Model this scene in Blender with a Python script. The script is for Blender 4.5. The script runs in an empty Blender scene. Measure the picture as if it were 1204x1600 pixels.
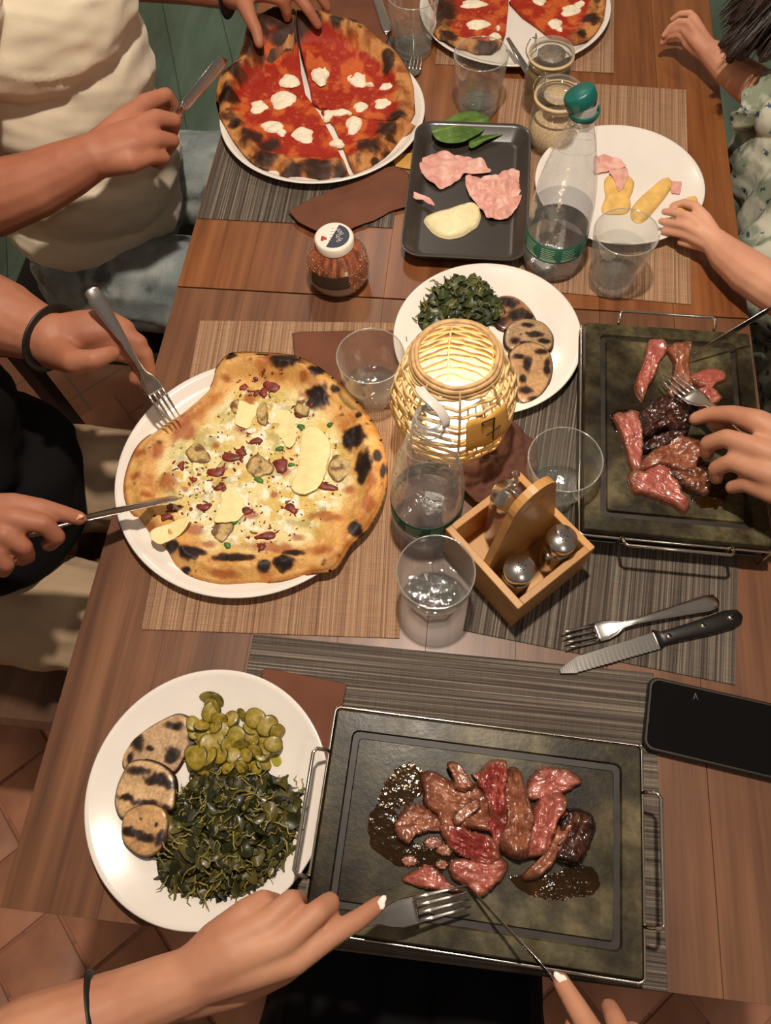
import bpy, bmesh, math, random
import numpy as np
from mathutils import Matrix, Vector

random.seed(4)
rng = np.random.default_rng(4)
scene = bpy.context.scene
COL = scene.collection
# ------------------------------------------------------------------ camera
# working units are centimetres; z = 0 is the table top, which stands 75 cm above the floor
FPX, TILT, ROLL, YAW, CAMH = 1153.8, 0.43802, -0.09103, 0.18770, 82.41
TZ = 75.0
def _rx(a):
    c, s = math.cos(a), math.sin(a); return np.array([[1, 0, 0], [0, c, -s], [0, s, c]])
def _rz(a):
    c, s = math.cos(a), math.sin(a); return np.array([[c, -s, 0], [s, c, 0], [0, 0, 1]])
CM = _rz(YAW) @ _rx(TILT) @ _rz(ROLL)
cam_data = bpy.data.cameras.new('camera')
cam = bpy.data.objects.new('camera', cam_data); COL.objects.link(cam)
cam_data.sensor_fit = 'VERTICAL'; cam_data.sensor_height = 24.0
cam_data.lens = FPX / 1600 * 24.0; cam_data.clip_start = 0.02
m4 = Matrix([list(CM[0]) + [0], list(CM[1]) + [0], list(CM[2]) + [(CAMH + TZ) * .01], [0, 0, 0, 1]])
cam.matrix_world = m4
scene.camera = cam
# ------------------------------------------------------------------ world, lamps, exposure
world = bpy.data.worlds.new('world'); scene.world = world; world.use_nodes = True
bg = world.node_tree.nodes['Background']
bg.inputs[0].default_value = (1.0, 0.84, 0.70, 1); bg.inputs[1].default_value = 0.15
scene.view_settings.view_transform = 'Standard'; scene.view_settings.look = 'None'
scene.view_settings.exposure = 0.0; scene.view_settings.gamma = 1.0
scene.view_settings.use_curve_mapping = False
def lamp(name, loc, power, col, rad):
    d = bpy.data.lights.new(name, 'POINT'); d.energy = power; d.color = col; d.shadow_soft_size = rad
    o = bpy.data.objects.new(name, d); COL.objects.link(o)
    o.location = (loc[0] * .01, loc[1] * .01, (loc[2] + TZ) * .01); return o
lamp('pendant_lamp_light', (-3, 52, 150), 88, (1, .875, .735), .035)
lamp('far_ceiling_light', (60, -60, 170), 10, (1, .86, .72), .10)
lamp('back_ceiling_light', (-40, 230, 160), 22, (1, .88, .74), .10)

# ------------------------------------------------------------------ helpers
def at(u, v, z=0.0):
    """world point (cm) that stands at height z and shows at photo pixel u, v"""
    d = CM @ np.array([(u - 602) / FPX, -(v - 800) / FPX, -1.0])
    t = (z - CAMH) / d[2]
    return np.array([d[0] * t, d[1] * t, z])
def crop(ox, oy, s):
    return lambda x, y, z=0.0: at(ox + x / s, oy + y / s, z)
K1 = crop(0, 0, 2.867); K2 = crop(320, 0, 3.344); K3 = crop(620, 0, 3.541); K4 = crop(800, 0, 2.98)
K5 = crop(0, 400, 2.963); K6 = crop(170, 520, 2.562); K7 = crop(520, 400, 2.867); K8 = crop(580, 600, 3.168)
K9 = crop(860, 450, 3.5); K10 = crop(840, 860, 3.308); K11 = crop(120, 1030, 2.867); K12 = crop(450, 1080, 2.007)
K13 = crop(100, 1350, 2.2296); K14 = crop(600, 1340, 1.993); K15 = crop(600, 1170, 3.541); K16 = crop(950, 520, 5.714)
K17 = crop(600, 490, 5.4727); K18 = crop(440, 240, 5.4727)

def lin(c):
    return tuple(((x / 255) / 12.92 if x <= 10.3 else (((x / 255) + .055) / 1.055) ** 2.4) for x in c)
def L(*c): return np.array(lin(c))

_perm = np.random.default_rng(7).random((64, 64, 64))
def vn(P):
    P = np.asarray(P, float); i = np.floor(P).astype(int); f = P - i; f = f * f * (3 - 2 * f)
    r = 0
    for a in (0, 1):
        for b in (0, 1):
            for c in (0, 1):
                w = (f[:, 0] if a else 1 - f[:, 0]) * (f[:, 1] if b else 1 - f[:, 1]) * (f[:, 2] if c else 1 - f[:, 2])
                r = r + w * _perm[(i[:, 0] + a) & 63, (i[:, 1] + b) & 63, (i[:, 2] + c) & 63]
    return r
def fbm(P, sc, octv=3, seed=0):
    """noise about 0 (-.5 .. .5) of feature size sc in the units of P"""
    P = np.asarray(P, float)
    if P.shape[1] == 2: P = np.c_[P, np.zeros(len(P))]
    Q = P / sc + seed * 7.31; r = 0; a = 1; t = 0
    for k in range(octv):
        r = r + a * vn(Q); t += a; a *= .5; Q = Q * 2.03 + 3.7
    return r / t - .5
def sstep(a, b, x):
    t = np.clip((x - a) / (b - a), 0, 1); return t * t * (3 - 2 * t)
def mixc(c, d, w): return c * (1 - w[:, None]) + np.asarray(d) * w[:, None]

ORG = {}
def tag(o, label=None, cat=None, group=None, kind=None):
    if label: o['label'] = label
    if cat: o['category'] = cat
    if group: o['group'] = group
    if kind: o['kind'] = kind
    return o
def thing(name, label, cat, base, group=None):
    o = bpy.data.objects.new(name, None); COL.objects.link(o); o.empty_display_size = .02
    base = np.array(base, float); o.location = (base + [0, 0, TZ]) * .01; ORG[o] = base
    return tag(o, label, cat, group)
def mesh(name, V, F, m, parent=None, smooth=True, cols=None, label=None, cat=None, group=None, kind=None, origin=None, autosmooth=None):
    V = np.asarray(V, float)
    if parent is not None: org = ORG[parent]
    elif origin is not None: org = np.array(origin, float)
    else:
        lo, hi = V.min(0), V.max(0); org = np.array([(lo[0] + hi[0]) / 2, (lo[1] + hi[1]) / 2, lo[2]])
    me = bpy.data.meshes.new(name)
    if isinstance(F, np.ndarray):
        n, k = F.shape
        me.vertices.add(len(V)); me.vertices.foreach_set('co', ((V - org) * .01).ravel())
        me.loops.add(n * k); me.loops.foreach_set('vertex_index', F.ravel().astype(np.int32))
        me.polygons.add(n); me.polygons.foreach_set('loop_start', np.arange(0, n * k, k, dtype=np.int32))
        me.update(calc_edges=True); me.validate()
    else:
        me.from_pydata([tuple(v) for v in (V - org) * .01], [], [tuple(int(i) for i in f) for f in F]); me.update()
    if smooth: me.shade_smooth()
    if autosmooth and smooth:
        b = bmesh.new(); b.from_mesh(me); lim = math.radians(autosmooth)
        for e in b.edges:
            if len(e.link_faces) == 2 and e.calc_face_angle(0) > lim: e.smooth = False
        b.to_mesh(me); b.free()
    if cols is not None:
        a = me.color_attributes.new('Col', 'FLOAT_COLOR', 'POINT')
        a.data.foreach_set('color', np.c_[np.clip(cols, 0, 1), np.ones(len(V))].astype(np.float32).ravel())
    if m is not None: me.materials.append(m)
    o = bpy.data.objects.new(name, me); COL.objects.link(o); ORG[o] = org
    if parent is not None: o.parent = parent
    else: o.location = (org + [0, 0, TZ]) * .01
    return tag(o, label, cat, group, kind)

class MB:
    """collects shapes into one mesh"""
    def __init__(s): s.V = []; s.F = []; s.n = 0
    def add(s, V, F):
        V = np.asarray(V, float); s.V.append(V); s.F += [tuple(i + s.n for i in f) for f in F]; s.n += len(V); return s
    def build(s, name, m, parent=None, **k): return mesh(name, np.concatenate(s.V), s.F, m, parent, **k)
def box(c, d, rz=0, bevel=0):
    c = np.array(c, float); x, y, z = [q / 2 for q in d]
    if bevel:
        b = min(bevel, x * .9, y * .9, z * .9); prof = []
        P = []; 
        ring = [(x - b, -y), (x, -y + b), (x, y - b), (x - b, y), (-x + b, y), (-x, y - b), (-x, -y + b), (-x + b, -y)]
        ring2 = [(px * (x - b) / x if abs(px) == x else px, py * (y - b) / y if abs(py) == y else py) for px, py in ring]
        V = [(px, py, -z) for px, py in ring2] + [(px, py, -z + b) for px, py in ring] + [(px, py, z - b) for px, py in ring] + [(px, py, z) for px, py in ring2]
        F = [tuple(range(7, -1, -1)), tuple(range(24, 32))]
        for r in range(3):
            for i in range(8): j = (i + 1) % 8; F.append((r * 8 + i, r * 8 + j, r * 8 + 8 + j, r * 8 + 8 + i))
    else:
        V = [(sx * x, sy * y, sz * z) for sz in (-1, 1) for sx, sy in ((-1, -1), (1, -1), (1, 1), (-1, 1))]
        F = [(3, 2, 1, 0), (4, 5, 6, 7), (0, 1, 5, 4), (1, 2, 6, 5), (2, 3, 7, 6), (3, 0, 4, 7)]
    V = np.array(V); ca, sa = math.cos(rz), math.sin(rz)
    V = np.c_[V[:, 0] * ca - V[:, 1] * sa, V[:, 0] * sa + V[:, 1] * ca, V[:, 2]] + c
    return V, F
def lathe(prof, c=(0, 0, 0), n=48, fac=None, cap0=True, cap1=False):
    """prof: list of (r, z); closes the first point with a cap when its radius is not 0"""
    V = []; F = []; c = np.array(c, float)
    for k, (r, z) in enumerate(prof):
        for i in range(n):
            a = 2 * math.pi * i / n; rr = r * (fac(a, z) if fac else 1)
            V.append((c[0] + rr * math.cos(a), c[1] + rr * math.sin(a), c[2] + z))
    for k in range(len(prof) - 1):
        for i in range(n):
            j = (i + 1) % n; F.append((k * n + i, k * n + j, (k + 1) * n + j, (k + 1) * n + i))
    if cap0: F.append(tuple(range(n - 1, -1, -1)))
    if cap1: F.append(tuple((len(prof) - 1) * n + i for i in range(n)))
    return V, F
def tube(pts, r, n=8, closed=False, flat=None):
    """sweep a circle (or an ellipse, flat=(rx, ry)) along points; r may be a list"""
    P = np.array(pts, float); m = len(P); R = [r] * m if np.isscalar(r) else list(r)
    V = []; F = []; T = []
    for i in range(m):
        a = P[(i - 1) % m] if (closed or i > 0) else P[i]; b = P[(i + 1) % m] if (closed or i < m - 1) else P[i]
        t = b - a; T.append(t / (np.linalg.norm(t) + 1e-9))
    up = np.array([0, 0, 1.0]) if abs(T[0][2]) < .9 else np.array([1.0, 0, 0])
    nrm = np.cross(T[0], np.cross(up, T[0])); nrm /= np.linalg.norm(nrm)
    for i in range(m):
        nrm = nrm - T[i] * nrm.dot(T[i]); nrm /= (np.linalg.norm(nrm) + 1e-9); bi = np.cross(T[i], nrm)
        for k in range(n):
            a = 2 * math.pi * k / n
            fx, fy = flat if flat else (1, 1)
            V.append(P[i] + R[i] * (fx * math.cos(a) * bi + fy * math.sin(a) * nrm))
    for i in range(m - (0 if closed else 1)):
        j = (i + 1) % m
        for k in range(n): l = (k + 1) % n; F.append((i * n + k, i * n + l, j * n + l, j * n + k))
    if not closed: F.append(tuple(range(n - 1, -1, -1))); F.append(tuple((m - 1) * n + k for k in range(n)))
    return V, F
def catmull(P, sub=4, closed=True):
    P = np.array(P, float); n = len(P); out = []
    for i in range(n if closed else n - 1):
        a, b, c, d = [P[(i + k) % n] if closed else P[min(max(i + k, 0), n - 1)] for k in (-1, 0, 1, 2)]
        for s in range(sub):
            t = s / sub
            out.append(.5 * (2 * b + (c - a) * t + (2 * a - 5 * b + 4 * c - d) * t * t + (3 * b - a - 3 * c + d) * t ** 3))
    if not closed: out.append(P[-1])
    return np.array(out)
def ray_radius(poly, c, th):
    """distance from c to the outline for every angle"""
    A = poly[:, :2] - c; B = np.roll(A, -1, 0); R = np.full(len(th), 1e-3)
    D = np.c_[np.cos(th), np.sin(th)]
    E = B - A
    for k in range(len(A)):
        den = D[:, 0] * E[k, 1] - D[:, 1] * E[k, 0]
        den = np.where(abs(den) < 1e-9, 1e-9, den)
        t = (A[k, 0] * E[k, 1] - A[k, 1] * E[k, 0]) / den
        s = (A[k, 0] * D[:, 1] - A[k, 1] * D[:, 0]) / den
        ok = (s >= -1e-6) & (s <= 1 + 1e-6) & (t > 0); R = np.where(ok & (t > R), t, R)
    return R
def slab(name, poly, m, parent=None, nr=14, nt=60, hf=None, colf=None, th=.6, z=0, sub=4, center=None, under=None, jag=0, wall=.6, **k):
    """a filled, star-shaped piece over an outline: top surface z + hf(x, y, rho), a side wall and an underside.
    under(x, y) lifts the underside."""
    P = catmull(np.array(poly)[:, :2], sub) if sub else np.array(poly)[:, :2]
    c = P.mean(0) if center is None else np.array(center)[:2]
    ang = np.linspace(0, 2 * math.pi, nt, endpoint=False); R = ray_radius(P, c, ang)
    if jag: R = R + jag * fbm(np.c_[np.cos(ang) * 3, np.sin(ang) * 3, np.full(nt, c[0])], .35, 3)
    rho = np.linspace(0, 1, nr + 1)[1:]; rho = 1 - (1 - rho) ** 1.25
    X = [np.array([c])]; rr = [np.zeros(1)]
    for q in rho:
        X.append(c + (q * R)[:, None] * np.c_[np.cos(ang), np.sin(ang)]); rr.append(np.full(nt, q))
    X = np.concatenate(X); rr = np.concatenate(rr)
    h = hf(X, rr) if hf is not None else th * np.sqrt(np.clip(1 - rr ** 4, 0, 1))
    u = under(X) if under is not None else np.zeros(len(X))
    top = np.c_[X, z + u + h]
    last = slice(1 + (nr - 1) * nt, 1 + nr * nt)
    zt = top[last, 2]; zb = z + u[last]; N = len(top); st = max(1, nr // 8)
    mid = np.c_[c + (X[last] - c) * (1 + .02), zb + (zt - zb) * wall * .6]; lows = []
    for r_ in range(nr - 1, 0, -st):
        sl_ = slice(1 + r_ * nt, 1 + (r_ + 1) * nt); lows.append(np.c_[c + (X[sl_] - c) * (.95 if r_ == nr - 1 else .93), z + u[sl_]])
    cen = np.array([[c[0], c[1], z + u[0]]])
    V = np.concatenate([top, mid] + lows + [cen])
    i = np.arange(nt); j = (i + 1) % nt; Q = []
    for r in range(nr - 1):
        a = 1 + r * nt; b = a + nt; Q.append(np.c_[a + i, b + i, b + j, a + j])
    a = 1 + (nr - 1) * nt; Q.append(np.c_[a + i, N + i, N + j, a + j])
    for r in range(len(lows)): Q.append(np.c_[N + r * nt + i, N + (r + 1) * nt + i, N + (r + 1) * nt + j, N + r * nt + j])
    e_ = N + len(lows) * nt; ce_ = len(V) - 1
    F = [tuple(q) for q in np.concatenate(Q).tolist()] + [(0, 1 + a_, 1 + b_) for a_, b_ in zip(i, j)] + [(e_ + a_, ce_, e_ + b_) for a_, b_ in zip(i, j)]
    cols = None
    if colf is not None:
        cc = colf(X, rr); cols = np.concatenate([cc, cc[last]] + [cc[last] * .9] * len(lows) + [cc[:1]])
    return mesh(name, V, F, m, parent, cols=cols, **k)

def blob_mesh(prims, voxel=.3, smooth=6):
    """prims: ('c', [(x,y,z,r), ...]) tapered chains and ('e', (x,y,z), (rx,ry,rz), rotz) ellipsoids, merged into ONE skin"""
    b = MB()
    def ball(c, r, rz=0, n=12, m=8):
        V = [(0, 0, 1)]; F = []
        for a in range(1, m):
            for q in range(n):
                V.append((math.sin(math.pi * a / m) * math.cos(2 * math.pi * q / n), math.sin(math.pi * a / m) * math.sin(2 * math.pi * q / n), math.cos(math.pi * a / m)))
        V.append((0, 0, -1)); V = np.array(V) * r
        ca, sa = math.cos(rz), math.sin(rz); V = np.c_[V[:, 0] * ca - V[:, 1] * sa, V[:, 0] * sa + V[:, 1] * ca, V[:, 2]] + c
        for q in range(n): F.append((0, 1 + q, 1 + (q + 1) % n))
        for a in range(m - 2):
            for q in range(n): s_ = 1 + a * n; F.append((s_ + q, s_ + n + q, s_ + n + (q + 1) % n, s_ + (q + 1) % n))
        e = len(V) - 1; s_ = 1 + (m - 2) * n
        for q in range(n): F.append((e, s_ + (q + 1) % n, s_ + q))
        b.add(V, F)
    for p in prims:
        if p[0] == 'e': ball(np.array(p[1], float), np.array(p[2], float), p[3] if len(p) > 3 else 0, 24, 14)
        else:
            ch = [np.array(q, float) for q in p[1]]
            for q in ch: ball(q[:3], q[3])
            for q, w in zip(ch, ch[1:]):
                d = np.linalg.norm(w[:3] - q[:3])
                if d > 1e-3:
                    b.add(*tube([q[:3], w[:3]], [q[3], w[3]], 14))
    me = bpy.data.meshes.new('tmp'); me.from_pydata([tuple(v) for v in np.concatenate(b.V)], [], b.F)
    o = bpy.data.objects.new('tmp', me); COL.objects.link(o)
    r = o.modifiers.new('r', 'REMESH'); r.mode = 'VOXEL'; r.voxel_size = voxel
    s = o.modifiers.new('s', 'SMOOTH'); s.iterations = smooth; s.factor = .5
    dg = bpy.context.evaluated_depsgraph_get(); ev = o.evaluated_get(dg); e = ev.to_mesh()
    V = np.empty(len(e.vertices) * 3); e.vertices.foreach_get('co', V); V = V.reshape(-1, 3)
    N = np.empty(len(e.vertices) * 3); e.vertices.foreach_get('normal', N); N = N.reshape(-1, 3)
    Q = np.empty(len(e.loops), np.int32); e.loops.foreach_get('vertex_index', Q)
    n4 = all(len(p.vertices) == 4 for p in e.polygons)
    F = Q.reshape(-1, 4) if n4 else [tuple(p.vertices) for p in e.polygons]
    ev.to_mesh_clear(); bpy.data.objects.remove(o); bpy.data.meshes.remove(me)
    return V, N, F
def blob(name, prims, m, parent=None, voxel=.3, smooth=6, disp=None, colf=None, **k):
    V, N, F = blob_mesh(prims, voxel, smooth)
    if disp is not None: V = V + N * disp(V)[:, None]
    cols = colf(V) if colf is not None else None
    return mesh(name, V, F, m, parent, cols=cols, **k)

# ------------------------------------------------------------------ materials
def nt_of(name):
    m = bpy.data.materials.new(name); m.use_nodes = True; t = m.node_tree
    return m, t, t.nodes['Principled BSDF']
def node(t, kind, **ins):
    n = t.nodes.new(kind)
    for a, b in ins.items():
        if a in n.inputs: n.inputs[a].default_value = b
        else: setattr(n, a, b)
    return n
def coords(t, scale=(1, 1, 1), space='Object', rot=0):
    c = t.nodes.new('ShaderNodeTexCoord'); mp = node(t, 'ShaderNodeMapping'); mp.inputs['Scale'].default_value = scale
    mp.inputs['Rotation'].default_value = (0, 0, rot); t.links.new(c.outputs[space], mp.inputs[0]); return mp.outputs[0]
def noise(t, vec, sc, det=3, rough=.55):
    n = node(t, 'ShaderNodeTexNoise'); n.inputs['Scale'].default_value = sc; n.inputs['Detail'].default_value = det
    n.inputs['Roughness'].default_value = rough; t.links.new(vec, n.inputs['Vector']); return n.outputs['Fac']
def ramp(t, fac, stops):
    r = t.nodes.new('ShaderNodeValToRGB'); e = r.color_ramp.elements
    while len(e) < len(stops): e.new(.5)
    for q, (p, c) in zip(e, stops): q.position = p; q.color = (*lin(c), 1)
    t.links.new(fac, r.inputs[0]); return r.outputs[0]
def bump(t, p, h, st=.3, dist=.002):
    b = t.nodes.new('ShaderNodeBump'); b.inputs['Strength'].default_value = st; b.inputs['Distance'].default_value = dist
    t.links.new(h, b.inputs['Height']); t.links.new(b.outputs[0], p.inputs['Normal']); return b
def mul(t, a, b, f=1.0):
    m = t.nodes.new('ShaderNodeMixRGB'); m.blend_type = 'MULTIPLY'; m.inputs[0].default_value = f
    t.links.new(a, m.inputs[1]); t.links.new(b, m.inputs[2]); return m.outputs[0]
def plain(name, c, rough=.5, metal=0, spec=.5, var=.0, vs=30, b=0, bs=60, sss=0, coat=0, sheen=0):
    m, t, p = nt_of(name); p.inputs['Roughness'].default_value = rough; p.inputs['Metallic'].default_value = metal
    p.inputs['Specular IOR Level'].default_value = spec; p.inputs['Coat Weight'].default_value = coat
    p.inputs['Sheen Weight'].default_value = sheen
    v = coords(t); c = np.array(c, float)
    f = noise(t, v, vs, 4)
    col = ramp(t, f, [(.3, np.clip(c * (1 - var), 0, 255)), (.7, np.clip(c * (1 + var), 0, 255))])
    t.links.new(col, p.inputs['Base Color'])
    if b: bump(t, p, noise(t, v, bs, 4), b)
    if sss: p.inputs['Subsurface Weight'].default_value = sss; p.inputs['Subsurface Radius'].default_value = (.01, .004, .002)
    return m
def vcol(name, rough=.5, spec=.5, fine=.12, fs=600, b=.2, bs=350, coat=0, sss=0):
    m, t, p = nt_of(name); p.inputs['Roughness'].default_value = rough; p.inputs['Specular IOR Level'].default_value = spec
    p.inputs['Coat Weight'].default_value = coat; p.inputs['Coat Roughness'].default_value = .12
    a = t.nodes.new('ShaderNodeAttribute'); a.attribute_name = 'Col'; v = coords(t)
    q = 255 * (1 - fine)
    r = ramp(t, noise(t, v, fs, 3), [(.3, (q, q, q)), (.6, (255, 255, 255))])
    t.links.new(mul(t, a.outputs['Color'], r), p.inputs['Base Color'])
    if b: bump(t, p, noise(t, v, bs, 4), b, .001)
    if sss: p.inputs['Subsurface Weight'].default_value = sss; p.inputs['Subsurface Radius'].default_value = (.006, .003, .002)
    return m
def clear(name, tint=(.93, .95, .94), rough=.03, base=.04, edge=.75, refl=(1, 1, 1), scat=.12, b=0, bs=60):
    """clear thin wall: lets most light through and mirrors at grazing angles"""
    m, t, p = nt_of(name); t.nodes.remove(p); out = t.nodes['Material Output']
    tr = node(t, 'ShaderNodeBsdfTransparent'); tr.inputs[0].default_value = (*tint, 1)
    gl = node(t, 'ShaderNodeBsdfGlossy'); gl.inputs['Roughness'].default_value = rough; gl.inputs[0].default_value = (*refl, 1)
    glo = gl
    lw = node(t, 'ShaderNodeLayerWeight'); lw.inputs[0].default_value = .35
    mr = node(t, 'ShaderNodeMapRange'); mr.inputs['To Min'].default_value = base; mr.inputs['To Max'].default_value = edge
    pw = node(t, 'ShaderNodeMath'); pw.operation = 'POWER'; pw.inputs[1].default_value = 2.2
    t.links.new(lw.outputs['Facing'], pw.inputs[0]); t.links.new(pw.outputs[0], mr.inputs[0])
    df = node(t, 'ShaderNodeBsdfDiffuse'); df.inputs[0].default_value = (.85, .84, .80, 1); ad = node(t, 'ShaderNodeMixShader'); ad.inputs[0].default_value = scat
    t.links.new(gl.outputs[0], ad.inputs[1]); t.links.new(df.outputs[0], ad.inputs[2]); gl = ad
    mx = node(t, 'ShaderNodeMixShader'); t.links.new(mr.outputs[0], mx.inputs[0]); t.links.new(tr.outputs[0], mx.inputs[1]); t.links.new(gl.outputs[0], mx.inputs[2])
    if b:
        v = coords(t); bp = node(t, 'ShaderNodeBump'); bp.inputs['Strength'].default_value = b; bp.inputs['Distance'].default_value = .004
        t.links.new(noise(t, v, bs, 2), bp.inputs['Height']); t.links.new(bp.outputs[0], glo.inputs['Normal']); t.links.new(bp.outputs[0], lw.inputs['Normal'])
    t.links.new(mx.outputs[0], out.inputs[0]); return m
def wood(name, stops, sx=60, sy=3, rough=.4, axis='y', b=.15, coat=.0, obj=True):
    m, t, p = nt_of(name); p.inputs['Roughness'].default_value = rough; p.inputs['Coat Weight'].default_value = coat; p.inputs['Coat Roughness'].default_value = .25
    sc = (sx, sy, sx) if axis == 'y' else (sy, sx, sx)
    v = coords(t, sc); f = noise(t, v, 1, 6, .6); oi = t.nodes.new('ShaderNodeObjectInfo')
    c = ramp(t, f, stops)
    v2 = coords(t, (3, 1.2, 3)); f2 = noise(t, v2, 2.2, 3); c2 = ramp(t, f2, [(.3, (190, 180, 175)), (.7, (255, 255, 255))])
    r3 = ramp(t, oi.outputs['Random'], [(0, (225, 220, 215)), (1, (255, 255, 255))])
    t.links.new(mul(t, mul(t, c, c2, .8), r3), p.inputs['Base Color'])
    fine = noise(t, coords(t, (sc[0] * 6, sc[1] * 3, sc[2] * 6)), 1, 3); bump(t, p, fine, b, .0006)
    return m
# ------------------------------------------------------------------ the setting
M = {}
M['table'] = wood('table_wood', [(.25, (92, 58, 38)), (.45, (122, 80, 53)), (.6, (140, 95, 64)), (.8, (158, 112, 80))], 55, 2.2, .45, coat=.1)
M['table_b'] = wood('table_wood_far', [(.25, (110, 62, 32)), (.45, (146, 88, 46)), (.6, (164, 104, 58)), (.8, (180, 120, 72))], 55, 2.2, .42, coat=.15)
M['leg'] = wood('leg_wood', [(.3, (40, 24, 16)), (.7, (70, 42, 28))], 40, 3, .6)
M['tile'] = plain('terracotta_tile', (184, 128, 100), .6, var=.18, vs=6, b=.15, bs=40)
M['grout'] = plain('grout', (140, 116, 92), .9, var=.1, vs=20)
M['teal'] = wood('teal_board', [(.3, (112, 146, 134)), (.7, (134, 166, 150))], 30, 2, .55)
def floor_mat():
    m, t, p = nt_of('tiled_floor'); p.inputs['Roughness'].default_value = .65
    br = node(t, 'ShaderNodeTexBrick'); br.offset = 0; br.inputs['Scale'].default_value = 1; br.inputs['Brick Width'].default_value = .1365; br.inputs['Row Height'].default_value = .1365; br.inputs['Mortar Size'].default_value = .004
    br.inputs['Color1'].default_value = (*lin((184, 128, 100)), 1); br.inputs['Color2'].default_value = (*lin((168, 112, 86)), 1); br.inputs['Mortar'].default_value = (*lin((140, 116, 92)), 1)
    t.links.new(coords(t, (1, 1, 1), 'Object', math.pi / 4), br.inputs[0]); t.links.new(br.outputs[0], p.inputs['Base Color']); return m
M['grout'] = floor_mat()
floor = mesh('floor', *box((0, 80, -TZ - 1.35), (620, 620, 1.9)), M['grout'], smooth=False, kind='structure')
Tl = 13.65; q2 = math.sqrt(.5)
tv, tf = box((0, 0, 0), (Tl - .75, Tl - .75, .9), 0, .15); tile_me = None
for i in range(-16, 18):
    for j in range(-16, 18):
        a = -84 / math.sqrt(2) + (i + .5) * Tl; b = -32.5 / math.sqrt(2) + (j + .5) * Tl      # a along x+y, b along x-y
        x, y = (a + b) * q2, (a - b) * q2
        if not (-136 < x < 84 and -62 < y < 92): continue
        if tile_me is None:
            o = mesh('tile', *box((x, y, -TZ - .3), (Tl - .75, Tl - .75, .9), math.pi / 4, .12), M['tile'], floor, origin=None)
            # store the mesh about its own centre so that the copies can share it
            me = o.data; off = Vector(((x - ORG[floor][0]) * .01, (y - ORG[floor][1]) * .01, (-TZ - .3 - ORG[floor][2]) * .01))
            for v_ in me.vertices: v_.co -= off
            o.location = off; tile_me = o; o.rotation_euler = (0, 0, 0)
        else:
            o = tile_me.copy(); COL.objects.link(o); o.parent = floor
            o.location = ((x - ORG[floor][0]) * .01, (y - ORG[floor][1]) * .01, (-TZ - .3 - ORG[floor][2] + random.uniform(-.06, .06)) * .01)
            o.rotation_euler = (random.uniform(-.004, .004), random.uniform(-.004, .004), 0)
for k in range(17):
    a = math.radians(-20); u = -190 + k * 20.2
    c = np.array([u, 225, 0]); 
    mesh('floorboard', *box((c[0] + 20, c[1], -TZ + .4), (18.9, 240, 2.2), a * -1 if False else math.radians(20), .2), M['teal'], floor, smooth=False)

def table(name, x0, x1, y0, y1, m, label, cap_y=None):
    t = thing(name, label, 'table', ((x0 + x1) / 2, (y0 + y1) / 2, -TZ), 'wooden dining tables pushed end to end')
    n = 8; w = (x1 - x0) / n
    cuts = [x0 + i * w for i in range(n + 1)]
    cuts[-2] = min(cuts[-2], x1 - 8)
    for a, b in zip(cuts, cuts[1:]):
        mesh('plank', *box(((a + b) / 2, (y0 + y1) / 2, -1.5), (b - a - (.05 if b > x1 - 16 else .012), y1 - y0, 3), 0, .03), m, t, smooth=False)
    for sx in (x0 + 5, x1 - 5):
        for sy in (y0 + 5, y1 - 5): mesh('leg', *box((sx, sy, -39), (6, 6, 72), 0, .4), M['leg'], t, smooth=False)
    for sx in (x0 + 5, x1 - 5): mesh('apron', *box((sx, (y0 + y1) / 2, -7), (2, y1 - y0 - 16, 8)), M['leg'], t, smooth=False)
    for sy in (y0 + 5, y1 - 5): mesh('apron', *box(((x0 + x1) / 2, sy, -7), (x1 - x0 - 16, 2, 8)), M['leg'], t, smooth=False)
    return t
near = table('dining_table', -41.2, 39.4, -9.0, 71.2, M['table'], 'brown wooden dining table nearest the viewer, under the two dark placemats')
far = table('dining_table', -41.3, 39.4, 71.45, 160, M['table_b'], 'brown wooden dining table at the far end, under the red pizzas')

# ------------------------------------------------------------------ placemats and napkins
def mat_cloth(name, a, b, c):
    m, t, p = nt_of(name); p.inputs['Roughness'].default_value = .75; p.inputs['Specular IOR Level'].default_value = .25
    st = noise(t, coords(t, (2.5, 420, 1)), 1, 2, .6); st2 = noise(t, coords(t, (3, 900, 1)), 1, 1, .5)
    cr = noise(t, coords(t, (900, 30, 1)), 1, 1, .5)
    col = ramp(t, st, [(.32, a), (.5, b), (.68, c)])
    r2 = ramp(t, st2, [(.3, (165, 160, 155)), (.62, (255, 255, 255))]); r3 = ramp(t, cr, [(.3, (190, 186, 182)), (.6, (255, 255, 255))])
    t.links.new(mul(t, mul(t, col, r2, .85), r3, .4), p.inputs['Base Color'])
    wv = node(t, 'ShaderNodeTexWave'); wv.inputs['Scale'].default_value = 90; wv.bands_direction = 'Y'; t.links.new(coords(t), wv.inputs[0])
    bump(t, p, wv.outputs['Fac'], .35, .0008); return m
M['mat_tan'] = mat_cloth('tan_mat', (160, 121, 93), (176, 137, 106), (194, 158, 126))
M['mat_dark'] = mat_cloth('dark_mat', (66, 58, 51), (104, 93, 83), (148, 136, 122))
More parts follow.
